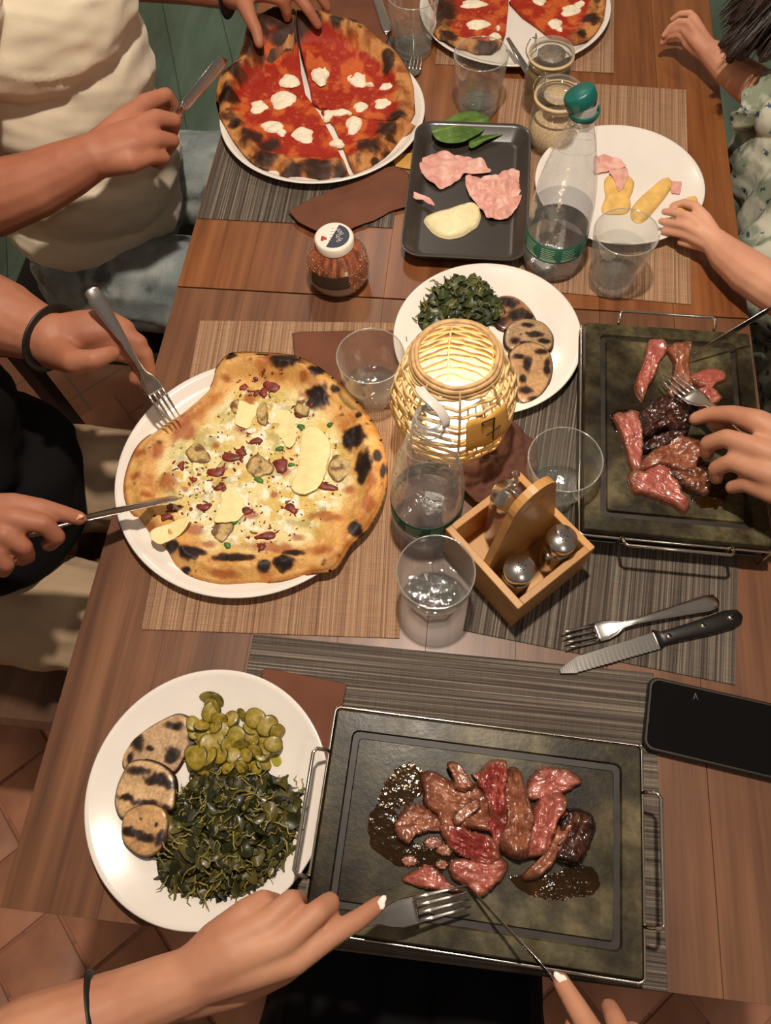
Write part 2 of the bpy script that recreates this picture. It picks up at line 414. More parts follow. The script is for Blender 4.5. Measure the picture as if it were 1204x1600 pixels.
def placemat(corner, long_to, side, m, label, group=None, z=.0):
    c = np.array(corner[:2]); u = np.array(long_to[:2]) - c; u /= np.linalg.norm(u)
    s = np.array(side[:2]) - c; s -= u * s.dot(u); s /= np.linalg.norm(s)
    ctr = c + u * 22.5 + s * 15; ang = math.atan2(u[1], u[0])
    V = []; n, k = 30, 20
    o = mesh('placemat', *box((0, 0, .09), (45, 30, .16), 0, .05), m, None, smooth=False, label=label, cat='placemat', group=group, origin=(0, 0, 0.01))
    o.location = (ctr[0] * .01, ctr[1] * .01, (TZ + .02 + z) * .01); o.rotation_euler = (0, 0, ang); return o
placemat(at(221, 984), at(313, 500), at(620, 1001), M['mat_tan'], 'tan woven placemat under the pale cheese and ham pizza')
placemat(at(396, 992), at(1020, 1052), at(410, 1300), M['mat_dark'], 'dark grey woven placemat under the nearest stone grill', z=.0)
cb, cb2 = at(1148, 1071)[:2], at(735, 988)[:2]; uu = (cb - cb2) / np.linalg.norm(cb - cb2); pp = np.array([-uu[1], uu[0]])
placemat(cb, cb + pp, cb2, M['mat_dark'], 'dark grey woven placemat under the wooden caddy, fork and steak knife', z=.0)
placemat(at(1079, 477), at(1072, 143), at(800, 470), M['mat_tan'], 'tan woven placemat under the child\'s white plate')
ce, ce2 = at(309, 342)[:2], at(613, 357)[:2]; ue = (ce2 - ce) / np.linalg.norm(ce2 - ce); pe = np.array([-ue[1], ue[0]])
placemat(ce, ce + pe, ce2, M['mat_dark'], 'dark ribbed placemat under the red pizza on the left')
cf = at(958, 115)[:2]; placemat(cf, cf + [0.3, 10], cf - [10, 0], M['mat_tan'], 'tan placemat at the far end under the cut red pizza')

M['napkin'] = plain('brown_napkin', (112, 70, 52), .8, spec=.2, var=.08, vs=14, b=.15, bs=300)
M['napkin_dark'] = plain('dark_brown_napkin', (84, 52, 42), .8, spec=.2, var=.1, vs=14, b=.15, bs=300)
M['yellow_paper'] = plain('yellow_paper', (205, 155, 75), .7, var=.05)
def napkin(pts, h, amp, label, z=.2, sc=6, seed=0, nr=14, nt=72, th=None, m='napkin', name='napkin', cat='napkin'):
    P = np.array(pts)[:, :2]
    hf = lambda X, r: h + amp * (fbm(X, sc, 3, seed) + .35)
    P2 = []
    for a, b in zip(P, np.roll(P, -1, 0)): P2 += [a + (b - a) * t for t in (0, .34, .67)]
    und = (lambda X: amp * .8 * (fbm(X, sc, 3, seed) + .38)) if amp > .3 else None
    hf2 = (lambda X, r: np.full(len(X), h)) if amp > .3 else hf
    return slab(name, P2, M[m], nr=nr, nt=nt, hf=hf2, under=und, z=z, sub=0, label=label, cat=cat, group=None)
napkin([K18(*p, .8) for p in [(60, 495), (420, 290), (700, 200), (960, 110), (1080, 160), (1075, 440), (930, 480), (790, 560), (640, 610), (560, 650), (400, 700), (270, 650), (150, 590)]], .12, 1.5, 'brown crumpled napkin between the left red pizza and the chilli jar', z=.25, sc=7, seed=3)
napkin([(at(458, 521)), at(640, 519), at(640, 640), at(470, 640)], .12, .05, 'brown folded napkin behind the pale pizza, under a glass')
napkin([at(412, 1045), at(541, 1070), at(515, 1200), at(395, 1180)], .12, .05, 'brown folded napkin between the vegetable plate and the nearest grill')
napkin([at(700, 700, 1), at(740, 665, 1), at(795, 660, 1), at(835, 695, 1), at(838, 735, 1), at(800, 772, 1), at(745, 790, 1), at(700, 750, 1)], .15, 4.6, 'dark brown crumpled napkin beside the woven lantern', z=.25, sc=2.6, seed=8, nr=26, nt=110, m='napkin_dark')
napkin([at(480, -40), at(575, -40), at(607, 58), at(600, 74), at(585, 78), at(520, 50)], .12, .1, 'brown flat napkin at the far edge, under a knife')
napkin([at(612, 244), at(650, 240), at(650, 268), at(618, 262)], .05, .04, 'small yellow paper corner poking out from under the black tray', m='yellow_paper', name='paper_slip', cat='paper')

# ------------------------------------------------------------------ plates
M['china'] = plain('white_china', (236, 228, 218), .18, spec=.5, var=.01, coat=.3)
def plate(c, r, label, rim=1.9, flat=.58, group=None, z=.18):
    b = .6 * r
    prof = [(b, 0), (b + .5, .2)] + ([(r * .9, .42), (r * .96, rim - .55)] if flat > .8 else [(r * .76, .4), (r * .93, rim - .6)]) + [(r - .12, rim - .14), (r, rim), (r - .15, rim + .06), (r * .95, rim - .12), (r * flat + (r - r * flat) * .45, rim * .42), (r * flat, .5), (r * flat * .6, .42), (.01, .42)]
    V, F = lathe(prof, (c[0], c[1], z), 96)
    return mesh('plate', V, F, M['china'], label=label, cat='plate', group=group, origin=(c[0], c[1], z))
PC = {1: (-22.03, 3.74), 2: (-24.73, 41.22), 3: (3.82, 64.26), 4: (-24.89, 107.77), 5: (22.03, 94.06), 6: (5.2, 136.66)}
plate(PC[1], 12.64, 'white round plate holding courgettes, aubergine and dark greens, nearest the viewer')
plate(PC[2], 16.68, 'large white pizza plate under the pale cheese and ham pizza', rim=1.7, flat=.84)
plate(PC[3], 12.62, 'white round plate of spinach and aubergine behind the lantern')
plate(PC[4], 16.7, 'large white pizza plate under the red pizza on the left', rim=1.7, flat=.84)
plate(PC[5], 12.46, 'white round plate with ham and cheese in front of the child')
plate(PC[6], 16.65, 'large white pizza plate at the far edge of the table', rim=1.7, flat=.84)
# ------------------------------------------------------------------ walls out of view that close the room
M['plaster'] = plain('plaster', (214, 196, 170), .9, var=.04, vs=3)
mesh('wall_far', *box((0, 392, 30), (620, 4, 220)), M['plaster'], smooth=False, kind='structure')
mesh('wall_left', *box((-232, 80, 30), (4, 620, 220)), M['plaster'], smooth=False, kind='structure')

# ------------------------------------------------------------------ glassware
M['glass'] = clear('clear_glass', (.965, .975, .965), .03, .06, .85, scat=.28)
M['glass_base'] = clear('thick_glass_base', (.93, .94, .93), .08, .14, .75, scat=.2, b=.9, bs=260)
M['glass_rim'] = clear('glass_rim', (.8, .82, .8), .08, .45, .8, scat=.45)
M['water'] = clear('water', (.97, .975, .97), .02, .06, .55, b=.35, bs=90)
M['pet'] = clear('bottle_plastic', (.95, .955, .965), .08, .12, .8, scat=.4, b=.35, bs=70)
M['pet_rough'] = clear('bottle_foot_plastic', (.84, .85, .90), .18, .2, .6, scat=.4, b=.5, bs=120)
M['bwater'] = clear('bottle_water', (.90, .91, .93), .05, .10, .45, b=.2, bs=60)
def oct_fac(z_lo, z_hi, nside=8, amt=1.0):
    def f(a, z):
        w = 1 - sstep(z_lo, z_hi, np.array([z]))[0]; q = (a + .2) % (2 * math.pi / nside) - math.pi / nside
        return 1 - w * amt * (1 - math.cos(math.pi / nside) / math.cos(q))
    return f
def tumbler(x, y, label, kind, level, group=None, z=.18):
    t = thing('drinking_glass', label, 'glass', (x, y, z), group)
    if kind == 'low':
        out = [(2.35, 0), (2.75, .25), (2.95, 1.6), (3.2, 3.0), (3.75, 4.3), (4.05, 6.2), (4.2, 8.55)]
        inn = [(4.22, 8.7), (4.08, 8.7), (3.93, 6.2), (3.6, 4.3), (3.05, 3.2), (2.6, 1.7), (1.6, 1.2), (.01, 1.1)]
        f = oct_fac(2.2, 5.0, 8, 1.0); wr = lambda h: np.interp(h, [1.2, 1.7, 3.2, 4.3, 6.2], [1.6, 2.6, 3.05, 3.6, 3.93]) - .05
        wz = 1.2
    else:
        out = [(2.8, 0), (3.1, .25), (3.2, 1.2), (3.25, 2.6), (3.4, 4.6), (3.75, 5.0), (3.95, 7), (4.22, 9.4)]
        inn = [(4.2, 9.5), (4.05, 9.5), (3.8, 7), (3.55, 5.0), (3.15, 4.5), (3.0, 2.4), (2.6, 1.4), (.01, 1.25)]
        f = oct_fac(4.2, 5.6, 10, .8); wr = lambda h: np.interp(h, [1.3, 2.4, 4.5, 5.0, 7.0], [2.6, 3.0, 3.15, 3.55, 3.8]) - .05
        wz = 1.4
    V, F = lathe(out + inn, (x, y, z), 64, f, cap0=False); mesh('cup_wall', V, F, M['glass'], t, autosmooth=25)
    V, F = lathe([(.01, .02)] + [(r * .97, h + .02) for r, h in out[:3]] + [(out[2][0] * .8, wz - .05), (.01, wz - .15)], (x, y, z), 64, f, cap0=False)
    mesh('thick_base', V, F, M['glass_base'], t, autosmooth=25)
    mesh('rim', *tube([(x + 4.14 * math.cos(a), y + 4.14 * math.sin(a), z + out[-1][1] + .08) for a in np.linspace(0, 2 * math.pi, 60, endpoint=False)], .075, 6, True), M['glass_rim'], t)
    if level:
        hs = [wz + .05, wz + .5, (wz + level) / 2, level]
        V, F = lathe([(.01, wz)] + [(wr(h) * .98, h) for h in hs] + [(.01, level)], (x, y, z), 48, f, cap0=False)
        mesh('water', V, F, M['water'], t, autosmooth=40, label='clear still water')
    return t
tumbler(-.4, 27.45, 'low clear glass with a wide rim and a little water, nearest the viewer', 'low', 3.6)
tumbler(13.1, 42.2, 'low clear glass standing behind the caddy next to the far stone grill', 'low', 2.6)
tumbler(-10.5, 54.7, 'low clear glass left of the lantern with water at the bottom', 'low', 3.2)
tumbler(20.7, 76.2, 'tall clear glass of water in front of the child\'s plate', 'tall', 6.4)
tumbler(0.1, 111.2, 'tall clear glass with an empty top half, behind the black tray', 'tall', 2.2)
tumbler(-11.6, 125.6, 'tall faceted clear glass next to the far pizza plate', 'tall', 3.8)

M['green_label'] = plain('green_label', (18, 78, 58), .45, var=.06)
M['green_cap'] = plain('green_cap', (10, 92, 84), .4, var=.05)
M['print'] = plain('pale_print', (150, 190, 165), .5)
M['white_plastic'] = plain('translucent_cap_plastic', (214, 204, 194), .35, sss=.2)
def bottle(x, y, label, cap, level, print_on=True, h=25):
    t = thing('water_bottle', label, 'bottle', (x, y, .18)); z = .18; s = h / 25
    foot = lambda a, q: 1 - .10 * (1 - sstep(0, 2.2, np.array([q]))[0]) * (1 + math.cos(5 * a))
    body = [(3.9, .5), (4.12, 2.0), (4.15, 5), (4.15, 9.0), (4.05, 11), (3.75, 13.5), (3.25, 16.2), (2.6, 18.8), (1.95, 21), (1.5, 22.5), (1.42, 23.2), (1.62, 23.4), (1.62, 23.6), (1.36, 23.8), (1.36, 25), (1.18, 25.05), (1.15, 23.5)]
    body = [(r, q * s) for r, q in body]
    V, F = lathe(body, (x, y, z), 64, foot, cap0=False); mesh('bottle_body', V, F, M['pet'], t)
    V, F = lathe([(1.53, 22.4 * s), (1.46, 23.2 * s), (1.66, 23.35 * s), (1.66, 23.65 * s), (1.40, 23.8 * s), (1.40, 25.02 * s), (1.2, 25.1 * s), (1.15, 24.0 * s)], (x, y, z), 48, cap0=False); mesh('bottle_neck', V, F, M['glass_rim'], t)
    V, F = lathe([(.3, 1.1), (1.6, .5), (2.9, .0), (3.9, .5), (4.13, 2.0), (4.14, 4.2)], (x, y, z), 60, foot, cap0=False); mesh('bottle_foot', V, F, M['pet_rough'], t)
    for q in (19.8, 21.6):
        r = np.interp(q, [13.5, 16.2, 18.8, 21], [3.75, 3.25, 2.6, 1.95]); mesh('mould_rib', *tube([(x + (r + .02) * math.cos(a), y + (r + .02) * math.sin(a), z + (q + .25 * math.sin(3 * a)) * s) for a in np.linspace(0, 2 * math.pi, 48, endpoint=False)], .05, 5, True), M['pet'], t)
    if level:
        wr = [(r - .12, q) for r, q in body[:9] if q < level]
        V, F = lathe([(.3, 1.2)] + wr + [(np.interp(level, [q for r, q in body[:9]], [r for r, q in body[:9]]) - .12, level), (.01, level)], (x, y, z), 48, None, cap0=False)
        mesh('water', V, F, M['bwater'], t, autosmooth=40, label='water, about half full')
    lb = mesh('paper_band', *lathe([(4.19, 4.2), (4.2, 6.9), (4.12, 6.9)], (x, y, z), 64, cap0=False), M['green_label'], t, label='dark green label band')
    if print_on:
        b = MB()
        for blk in range(9):
            a0 = blk * 2 * math.pi / 9
            for row in range(7):
                zz = z + 4.55 + row * .31; w = .5 if row else .62; w *= random.uniform(.75, 1)
                aa = np.linspace(a0, a0 + w, 6); V = []
                for a in aa: V += [(x + 4.235 * math.cos(a), y + 4.235 * math.sin(a), zz), (x + 4.235 * math.cos(a), y + 4.235 * math.sin(a), zz + (.13 if row else .2))]
                b.add(V, [(2 * i, 2 * i + 2, 2 * i + 3, 2 * i + 1) for i in range(5)])
        b.build('fine_print', M['print'], lb, label='small rows of pale print')
    if cap:
        V, F = lathe([(1.72, 23.6), (1.78, 23.9), (1.78, 24.3), (1.6, 24.3)], (x, y, z), 40, cap0=False); mesh('cap_ring', V, F, M['green_cap'], t)
        # flip cap, tipped back towards the left
        V, F = lathe([(1.75, 0), (1.82, .3), (1.8, 1.3), (1.6, 1.55), (.01, 1.6)], (0, 0, 0), 40, lambda a, q: 1 + .012 * math.cos(30 * a), cap0=False); V = np.array(V)
        R = _rz(math.radians(-20)) @ np.array([[math.cos(-.5), 0, math.sin(-.5)], [0, 1, 0], [-math.sin(-.5), 0, math.cos(-.5)]])
        V = V @ R.T + np.array([x - .35, y + .3, z + 24.7]); mesh('flip_cap', V, F, M['green_cap'], t)
    else:
        P = [(x - 1.6, y + .4, z + 24.0), (x - 1.3, y + 1.6, z + 24.6), (x - .3, y + 2.2, z + 24.8), (x + .8, y + 1.5, z + 24.4), (x + 1.6, y + .6, z + 23.6)]
        P = [at(655, 606, 24.6), at(662, 616, 24.9), at(676, 629, 24.9), at(690, 645, 24.4), at(697, 660, 23.6), at(696, 668, 23.0)]
        V, F = tube(catmull(P, 5, False), .42, 10, flat=(1.25, .22)); mesh('cap_strap', V, F, M['white_plastic'], t, label='translucent white cap strap')
    return t
bottle(12.3, 79.3, 'clear plastic water bottle with a green cap in front of the black tray', True, 10.2)
bottle(-2.1, 37.1, 'open clear plastic water bottle without its cap in front of the lantern', False, 7.5, h=23.6)

# ------------------------------------------------------------------ woven lantern
M['cane'] = plain('cane', (222, 190, 134), .5, var=.14, vs=90, b=.2, bs=400)
M['cane_dark'] = plain('cane_joint', (204, 164, 112), .5, var=.14, vs=90, b=.2, bs=400)
def emit(name, c, s, mixin=None):
    m, t, p = nt_of(name); p.inputs['Emission Color'].default_value = (*c, 1); p.inputs['Emission Strength'].default_value = s
    p.inputs['Base Color'].default_value = (.9, .88, .8, 1); return m
M['lamp_glow'] = emit('lamp_glow', (1, .92, .68), 10)
LC = (0.0, 48.8); lan = thing('woven_lantern', 'round woven cane lantern with a lit lamp inside and a number tag', 'lantern', (LC[0], LC[1], .2))
lprof = np.array([(3.2, .3), (3.5, 1.7), (5.5, 3.4), (6.7, 5.8), (7.25, 8.4), (7.15, 10.8), (6.5, 13.6), (5.3, 16.2), (4.45, 17.6)])
lr = lambda z: np.interp(z, lprof[:, 1], lprof[:, 0])
ra = [math.radians(-82 + 45 * k) for k in range(8)]
def lpt(a, z, off=0):
    q = (a - ra[0]) % (math.pi / 4) - math.pi / 8; f = math.cos(math.pi / 8) / math.cos(q); w = .55 * sstep(17.4, 14, np.array([z]))[0] if z > 13 else .55
    r = lr(z) * (1 - w + w * f / 1.0) + off; return (LC[0] + r * math.cos(a), LC[1] + r * math.sin(a), z + .2)
for k, a in enumerate(ra):
    mesh('rib', *tube([lpt(a, z, .08) for z in np.linspace(.3, 17.5, 16)], .3, 8, flat=(1.25, .55)), M['cane_dark'], lan)
for i, z in enumerate(np.linspace(.8, 16.6, 16)):
    n = 96; mesh('weave_strand', *tube([lpt(2 * math.pi * q / n, z + .07 * math.sin(q * 1.3 + i * 2) + .05 * math.sin(q * .4 + i), .12 * math.cos(4 * (2 * math.pi * q / n - ra[0]) * 2 + math.pi * (i % 2))) for q in range(n)], .23 if i % 3 else .27, 6, True), M['cane'], lan)
for k in (7, 1, 0, 2, 6):
    if k == 0: continue
    for q in (.2, .4, .6, .8):
        a = ra[k] - (math.pi / 4) * (1 - q) if k in (7, 6) else ra[k] - (math.pi / 4) * (1 - q)
        mesh('upright_strand', *tube([lpt(a, z, .1 * math.cos(z * 4.2 + q * 20)) for z in np.linspace(2.4, 15.6, 22)], .13, 6), M['cane'], lan)
for r, z, rr in ((4.65, 17.4, .33), (4.35, 17.75, .27), (4.9, 17.0, .25), (3.3, .35, .3), (3.4, .9, .3)):
    mesh('rim_hoop', *tube([(LC[0] + (r + .04 * math.sin(9 * a)) * math.cos(a), LC[1] + (r + .04 * math.sin(7 * a)) * math.sin(a), z + .2) for a in np.linspace(0, 2 * math.pi, 64, endpoint=False)], rr, 8, True), M['cane_dark'], lan)
mesh('base_disc', *lathe([(3.2, 0), (3.3, .3), (.01, .35)], (LC[0], LC[1], .2), 48), M['cane_dark'], lan)
V, F = lathe([(2.7, .4), (2.95, 1), (3.1, 7.6), (3.0, 8.4), (2.5, 9.1), (1.3, 9.5), (.01, 9.6)], (LC[0], LC[1], .2), 48); mesh('lamp_cup', V, F, M['lamp_glow'], lan, label='glowing white frosted lamp')
M['tag'] = plain('number_tag_paper', (222, 168, 82), .6, var=.03)
M['ink'] = plain('black_ink', (24, 20, 20), .7)
# paper tag tucked round the front right panel
V = []; na, nz = 10, 6; A0, A1 = math.radians(-76), math.radians(-30); Z0, Z1 = 9.6, 14.2
for i in range(na + 1):
    for j in range(nz + 1): V.append(lpt(A0 + (A1 - A0) * i / na, Z0 + (Z1 - Z0) * j / nz + .3 * math.sin(i), .42))
F = [(i * (nz + 1) + j, (i + 1) * (nz + 1) + j, (i + 1) * (nz + 1) + j + 1, i * (nz + 1) + j + 1) for i in range(na) for j in range(nz)]
tg = mesh('number_tag', V, F, M['tag'], lan, label='orange paper tag with a handwritten number'); md = tg.modifiers.new('s', 'SOLIDIFY'); md.thickness = .0008
def tagp(s, q): return lpt(A0 + (A1 - A0) * s, Z0 + (Z1 - Z0) * q, .56)
b = MB()
for st in ([(.36, .80), (.34, .90), (.62, .88)], [(.62, .88), (.58, .6), (.56, .15)], [(.42, .42), (.60, .48), (.74, .52)]):
    b.add(*tube(catmull([tagp(*p) for p in st], 4, False), .08, 6))
b.build('number', M['ink'], tg, label='black handwritten 7')

# ------------------------------------------------------------------ wooden caddy with cruet and shakers
M['caddy'] = wood('bamboo_wood', [(.3, (208, 150, 80)), (.5, (224, 168, 96)), (.75, (234, 182, 112))], 30, 3, .42)
M['steel'] = plain('brushed_steel', (205, 200, 194), .22, metal=1, var=.03)
M['wire'] = plain('chromed_wire', (222, 214, 202), .16, metal=1)
M['dot'] = plain('dark_hole', (20, 16, 14), .8)
Lc, Fc, Rc = at(695, 826, 6.8)[:2], at(809, 952, 6.8)[:2], at(927, 852, 6.8)[:2]
u1 = (Fc - Lc); u1 /= np.linalg.norm(u1); u2 = np.array([-u1[1], u1[0]]); W1 = np.linalg.norm(Fc - Lc); W2 = np.linalg.norm(Rc - Fc)
cc = Lc + u1 * W1 / 2 + u2 * W2 / 2; ang1 = math.atan2(u1[1], u1[0])
cad = thing('condiment_caddy', 'wooden caddy box with an upright handle, holding a cruet and two shakers', 'caddy', (cc[0], cc[1], .2))
def cp(a, b_, z): p = cc + u1 * a + u2 * b_; return (p[0], p[1], z)
wt = .85
for s in (-1, 1):
    mesh('side_panel', *box(cp(0, s * (W2 / 2 - wt / 2), 3.5), (W1, wt, 6.6), ang1, .07), M['caddy'], cad, smooth=False)
    mesh('end_panel', *box(cp(s * (W1 / 2 - wt / 2), 0, 3.5), (wt, W2 - 2 * wt, 6.6), ang1, .07), M['caddy'], cad, smooth=False)
mesh('floor_panel', *box(cp(0, 0, .75), (W1 - 2 * wt, W2 - 2 * wt, .6), ang1), M['caddy'], cad, smooth=False)
# handle board with a slot
hw = W2 / 2 - wt; out = []; 
for q in np.linspace(0, math.pi, 15): out.append((2.9 * math.cos(q), 16.2 + 2.9 * math.sin(q)))
outl = [(-hw, 1.05), (hw, 1.05), (hw, 7.0)] + out + [(-hw, 7.0)]
slot = [(1.5 * math.cos(q), 16.1 + (1.0 if math.sin(q) > 0 else .6) * math.sin(q)) for q in np.linspace(0, 2 * math.pi, 20, endpoint=False)]
bmh = bmesh.new(); 
def addloop(pts): 
    vs = [bmh.verts.new(p) for p in [(x, 0, z) for x, z in pts]]; return [bmh.edges.new((a, b_)) for a, b_ in zip(vs, vs[1:] + vs[:1])]
es = addloop(outl) + addloop(slot); bmesh.ops.triangle_fill(bmh, edges=es, use_beauty=True)
r = bmesh.ops.solidify(bmh, geom=bmh.faces[:], thickness=.9); bmh.verts.ensure_lookup_table()
Vh = np.array([v.co[:] for v in bmh.verts]); Fh = [tuple(v.index for v in f.verts) for f in bmh.faces]; bmh.free()
Vh[:, 1] -= Vh[:, 1].mean(); Vw = np.array([cp(v[1], v[0], v[2]) for v in Vh])
mesh('handle_board', Vw, Fh, M['caddy'], cad, smooth=False)
def shaker(x, y, label):
    t = thing('shaker', label, 'shaker', (x, y, 1.05), None)
    mesh('shaker_body', *lathe([(1.5, 0), (1.6, .15), (1.6, 6.2)], (x, y, 1.05), 40, cap1=True), M['steel'], t)
    tp = mesh('shaker_top', *lathe([(1.62, 6.25), (1.68, 6.35), (1.68, 7.6), (1.58, 7.78), (.01, 7.86)], (x, y, 1.05), 40, cap0=False), M['steel'], t)
    b = MB()
    for k in range(9):
        a = k * 2.4; rr = .22 * math.sqrt(k); b.add(*lathe([(.075, 0), (.075, .03), (.01, .03)], (x + rr * math.cos(a), y + rr * math.sin(a), 8.9 - .01), 8))
    b.build('pour_hole', M['dot'], tp, kind='stuff'); return t
shaker(*at(812, 886, 8.9)[:2], 'steel shaker in the front corner of the wooden caddy')
shaker(*at(878, 840, 8.9)[:2], 'steel shaker in the right corner of the wooden caddy')
ox, oy = at(794, 767, 12.4)[:2]; oc = thing('oil_cruet', 'glass oil cruet with a steel lid in the caddy behind the handle', 'cruet', (ox, oy, 1.05))
mesh('cruet_body', *lathe([(1.6, 0), (1.7, .2), (1.7, 7.4), (1.65, 8.6), (1.6, 9.2)], (ox, oy, 1.05), 40), M['glass'], oc)
M['oil'] = clear('olive_oil', (.82, .52, .10), .05, .10, .5)
mesh('oil', *lathe([(1.55, .15), (1.6, 3.2), (.01, 3.2)], (ox, oy, 1.05), 40), M['oil'], oc, label='golden olive oil', autosmooth=40)
mesh('lid', *lathe([(1.65, 9.0), (1.75, 9.1), (1.75, 10.4), (1.6, 10.9), (.7, 11.2), (.45, 11.5), (.01, 11.5)], (ox, oy, 1.05), 40), M['steel'], oc)
sp = at(806, 740, 14.2)
mesh('spout', *tube(catmull([(ox, oy, 12.3), (ox + .2, oy + .2, 13.0), (ox + .7, oy + .4, 13.3), (sp[0], sp[1], 13.8)], 4, False), [.35] * 4 + [.28] * 4 + [.22] * 5, 10), M['steel'], oc)
mesh('spout_ball', *lathe([(.01, -.45), (.32, -.32), (.45, 0), (.32, .32), (.01, .45)], (sp[0], sp[1], 14.1), 16, cap0=False), M['steel'], oc)
mesh('spout_lever', *tube([(ox, oy, 12.9), (ox + .9, oy - .5, 12.7), (ox + 1.5, oy - .9, 12.3)], .13, 8), M['steel'], oc)

# ------------------------------------------------------------------ jars
M['chili'] = vcol('chilli_mix', .35, .5, .3, 500, .6, 260)
M['lid_white'] = plain('white_lid', (232, 222, 208), .35, var=.01)
M['navy'] = plain('navy_print', (22, 26, 54), .4)
M['redp'] = plain('red_print', (178, 62, 40), .5)
M['label_dark'] = plain('dark_label', (58, 40, 34), .5); M['label_pale'] = plain('pale_label', (150, 128, 108), .5)
jx, jy = -17.7, 74.2; jar = thing('chilli_jar', 'round jar of red chilli flakes with a white and navy lid', 'jar', (jx, jy, .02))
prof = [(2.6, 0), (3.5, .3), (4.3, 1.7), (4.5, 3.2), (4.25, 5.0), (3.4, 6.3), (2.5, 6.9), (2.3, 7.2)]
V, F = lathe([(r * .96, z + .08) for r, z in prof], (jx, jy, .02), 120); 
b = MB(); b.add(V, F); V = np.array(V)
nz = fbm(V, .55, 3, 2); V2 = V + np.c_[(V[:, :2] - [jx, jy]) * (nz * .03)[:, None], nz * 0]
w = np.clip(.5 + nz * 3.2, 0, 1); cols = mixc(np.tile(L(110, 34, 18), (len(V), 1)), L(196, 110, 62), w)
mesh('chilli_filling', V2, F, M['chili'], jar, cols=cols, label='coarse red and orange chilli flakes')
b = MB()
for k in range(240):
    a = random.uniform(0, 2 * math.pi); q = random.uniform(1, 6); r = np.interp(q, [p[1] for p in prof], [p[0] for p in prof]) * .965
    s_ = random.uniform(.12, .26); b.add(*box((jx + r * math.cos(a), jy + r * math.sin(a), q), (s_, s_ * .8, s_ * .5), a + random.uniform(-.5, .5)))
b.build('chilli_flake', plain('chilli_flake', (214, 138, 86), .4, var=.3, vs=200), jar, smooth=False, kind='stuff')
mesh('jar_glass', *lathe(prof, (jx, jy, .02), 64), M['glass'], jar)
ld = mesh('lid', *lathe([(2.35, 7.0), (2.62, 7.05), (2.66, 8.1), (2.5, 8.32), (2.3, 8.36), (.01, 8.36)], (jx, jy, .02), 64, lambda a, z: 1 + .006 * math.cos(60 * a), cap0=False), M['lid_white'], jar, autosmooth=50)
def disc_seg(cx, cy, r, a0, a1, z, n=20): return [(cx + r * math.cos(a), cy + r * math.sin(a), z) for a in np.linspace(a0, a1, n)]
P = disc_seg(jx, jy, 2.12, math.radians(-112), math.radians(78), 8.40); mesh('lid_print_half', P, [tuple(range(len(P)))], M['navy'], ld, smooth=False, label='navy half of the printed lid')
b = MB()
for k in range(7):   # loose white scribble of lettering on the navy half
    c = K_ = np.array([jx + .75 + .28 * math.sin(k * 1.9), jy - .9 + k * .33]); b.add(*tube([(c[0] + .26 * math.cos(a), c[1] + .16 * math.sin(a), 8.43) for a in np.linspace(0, 5.2, 9)], .045, 4))
b.build('lid_lettering', M['lid_white'], ld); b = MB()
for k in range(5): b.add(*tube([(jx - .55 - .02 * k, jy + 1.3 - k * .55, 8.39), (jx - .1, jy + 1.42 - k * .55, 8.39)], .035, 4))
b.build('lid_small_print', M['label_pale'], ld)
mesh('lid_picture', *slab_dummy if False else lathe([(.42, 0), (.42, .03), (.01, .03)], (jx - 1.35, jy - .55, 8.37), 12, lambda a, z: 1 + .25 * math.cos(3 * a)), M['redp'], ld, label='small red chilli picture')
for z0, z1, m in ((2.9, 5.0, 'label_dark'), (1.5, 2.85, 'label_pale')):
    V = []; aa = np.linspace(math.radians(-135), math.radians(-60), 12); zz = np.linspace(z0, z1, 5)
    for a in aa:
        for q in zz: r = np.interp(q, [p[1] for p in prof], [p[0] for p in prof]) + .04; V.append((jx + r * math.cos(a), jy + r * math.sin(a), q))
    mesh('jar_label', V, [(i * 5 + j, i * 5 + 5 + j, i * 5 + 6 + j, i * 5 + 1 + j) for i in range(11) for j in range(4)], M[m], jar)

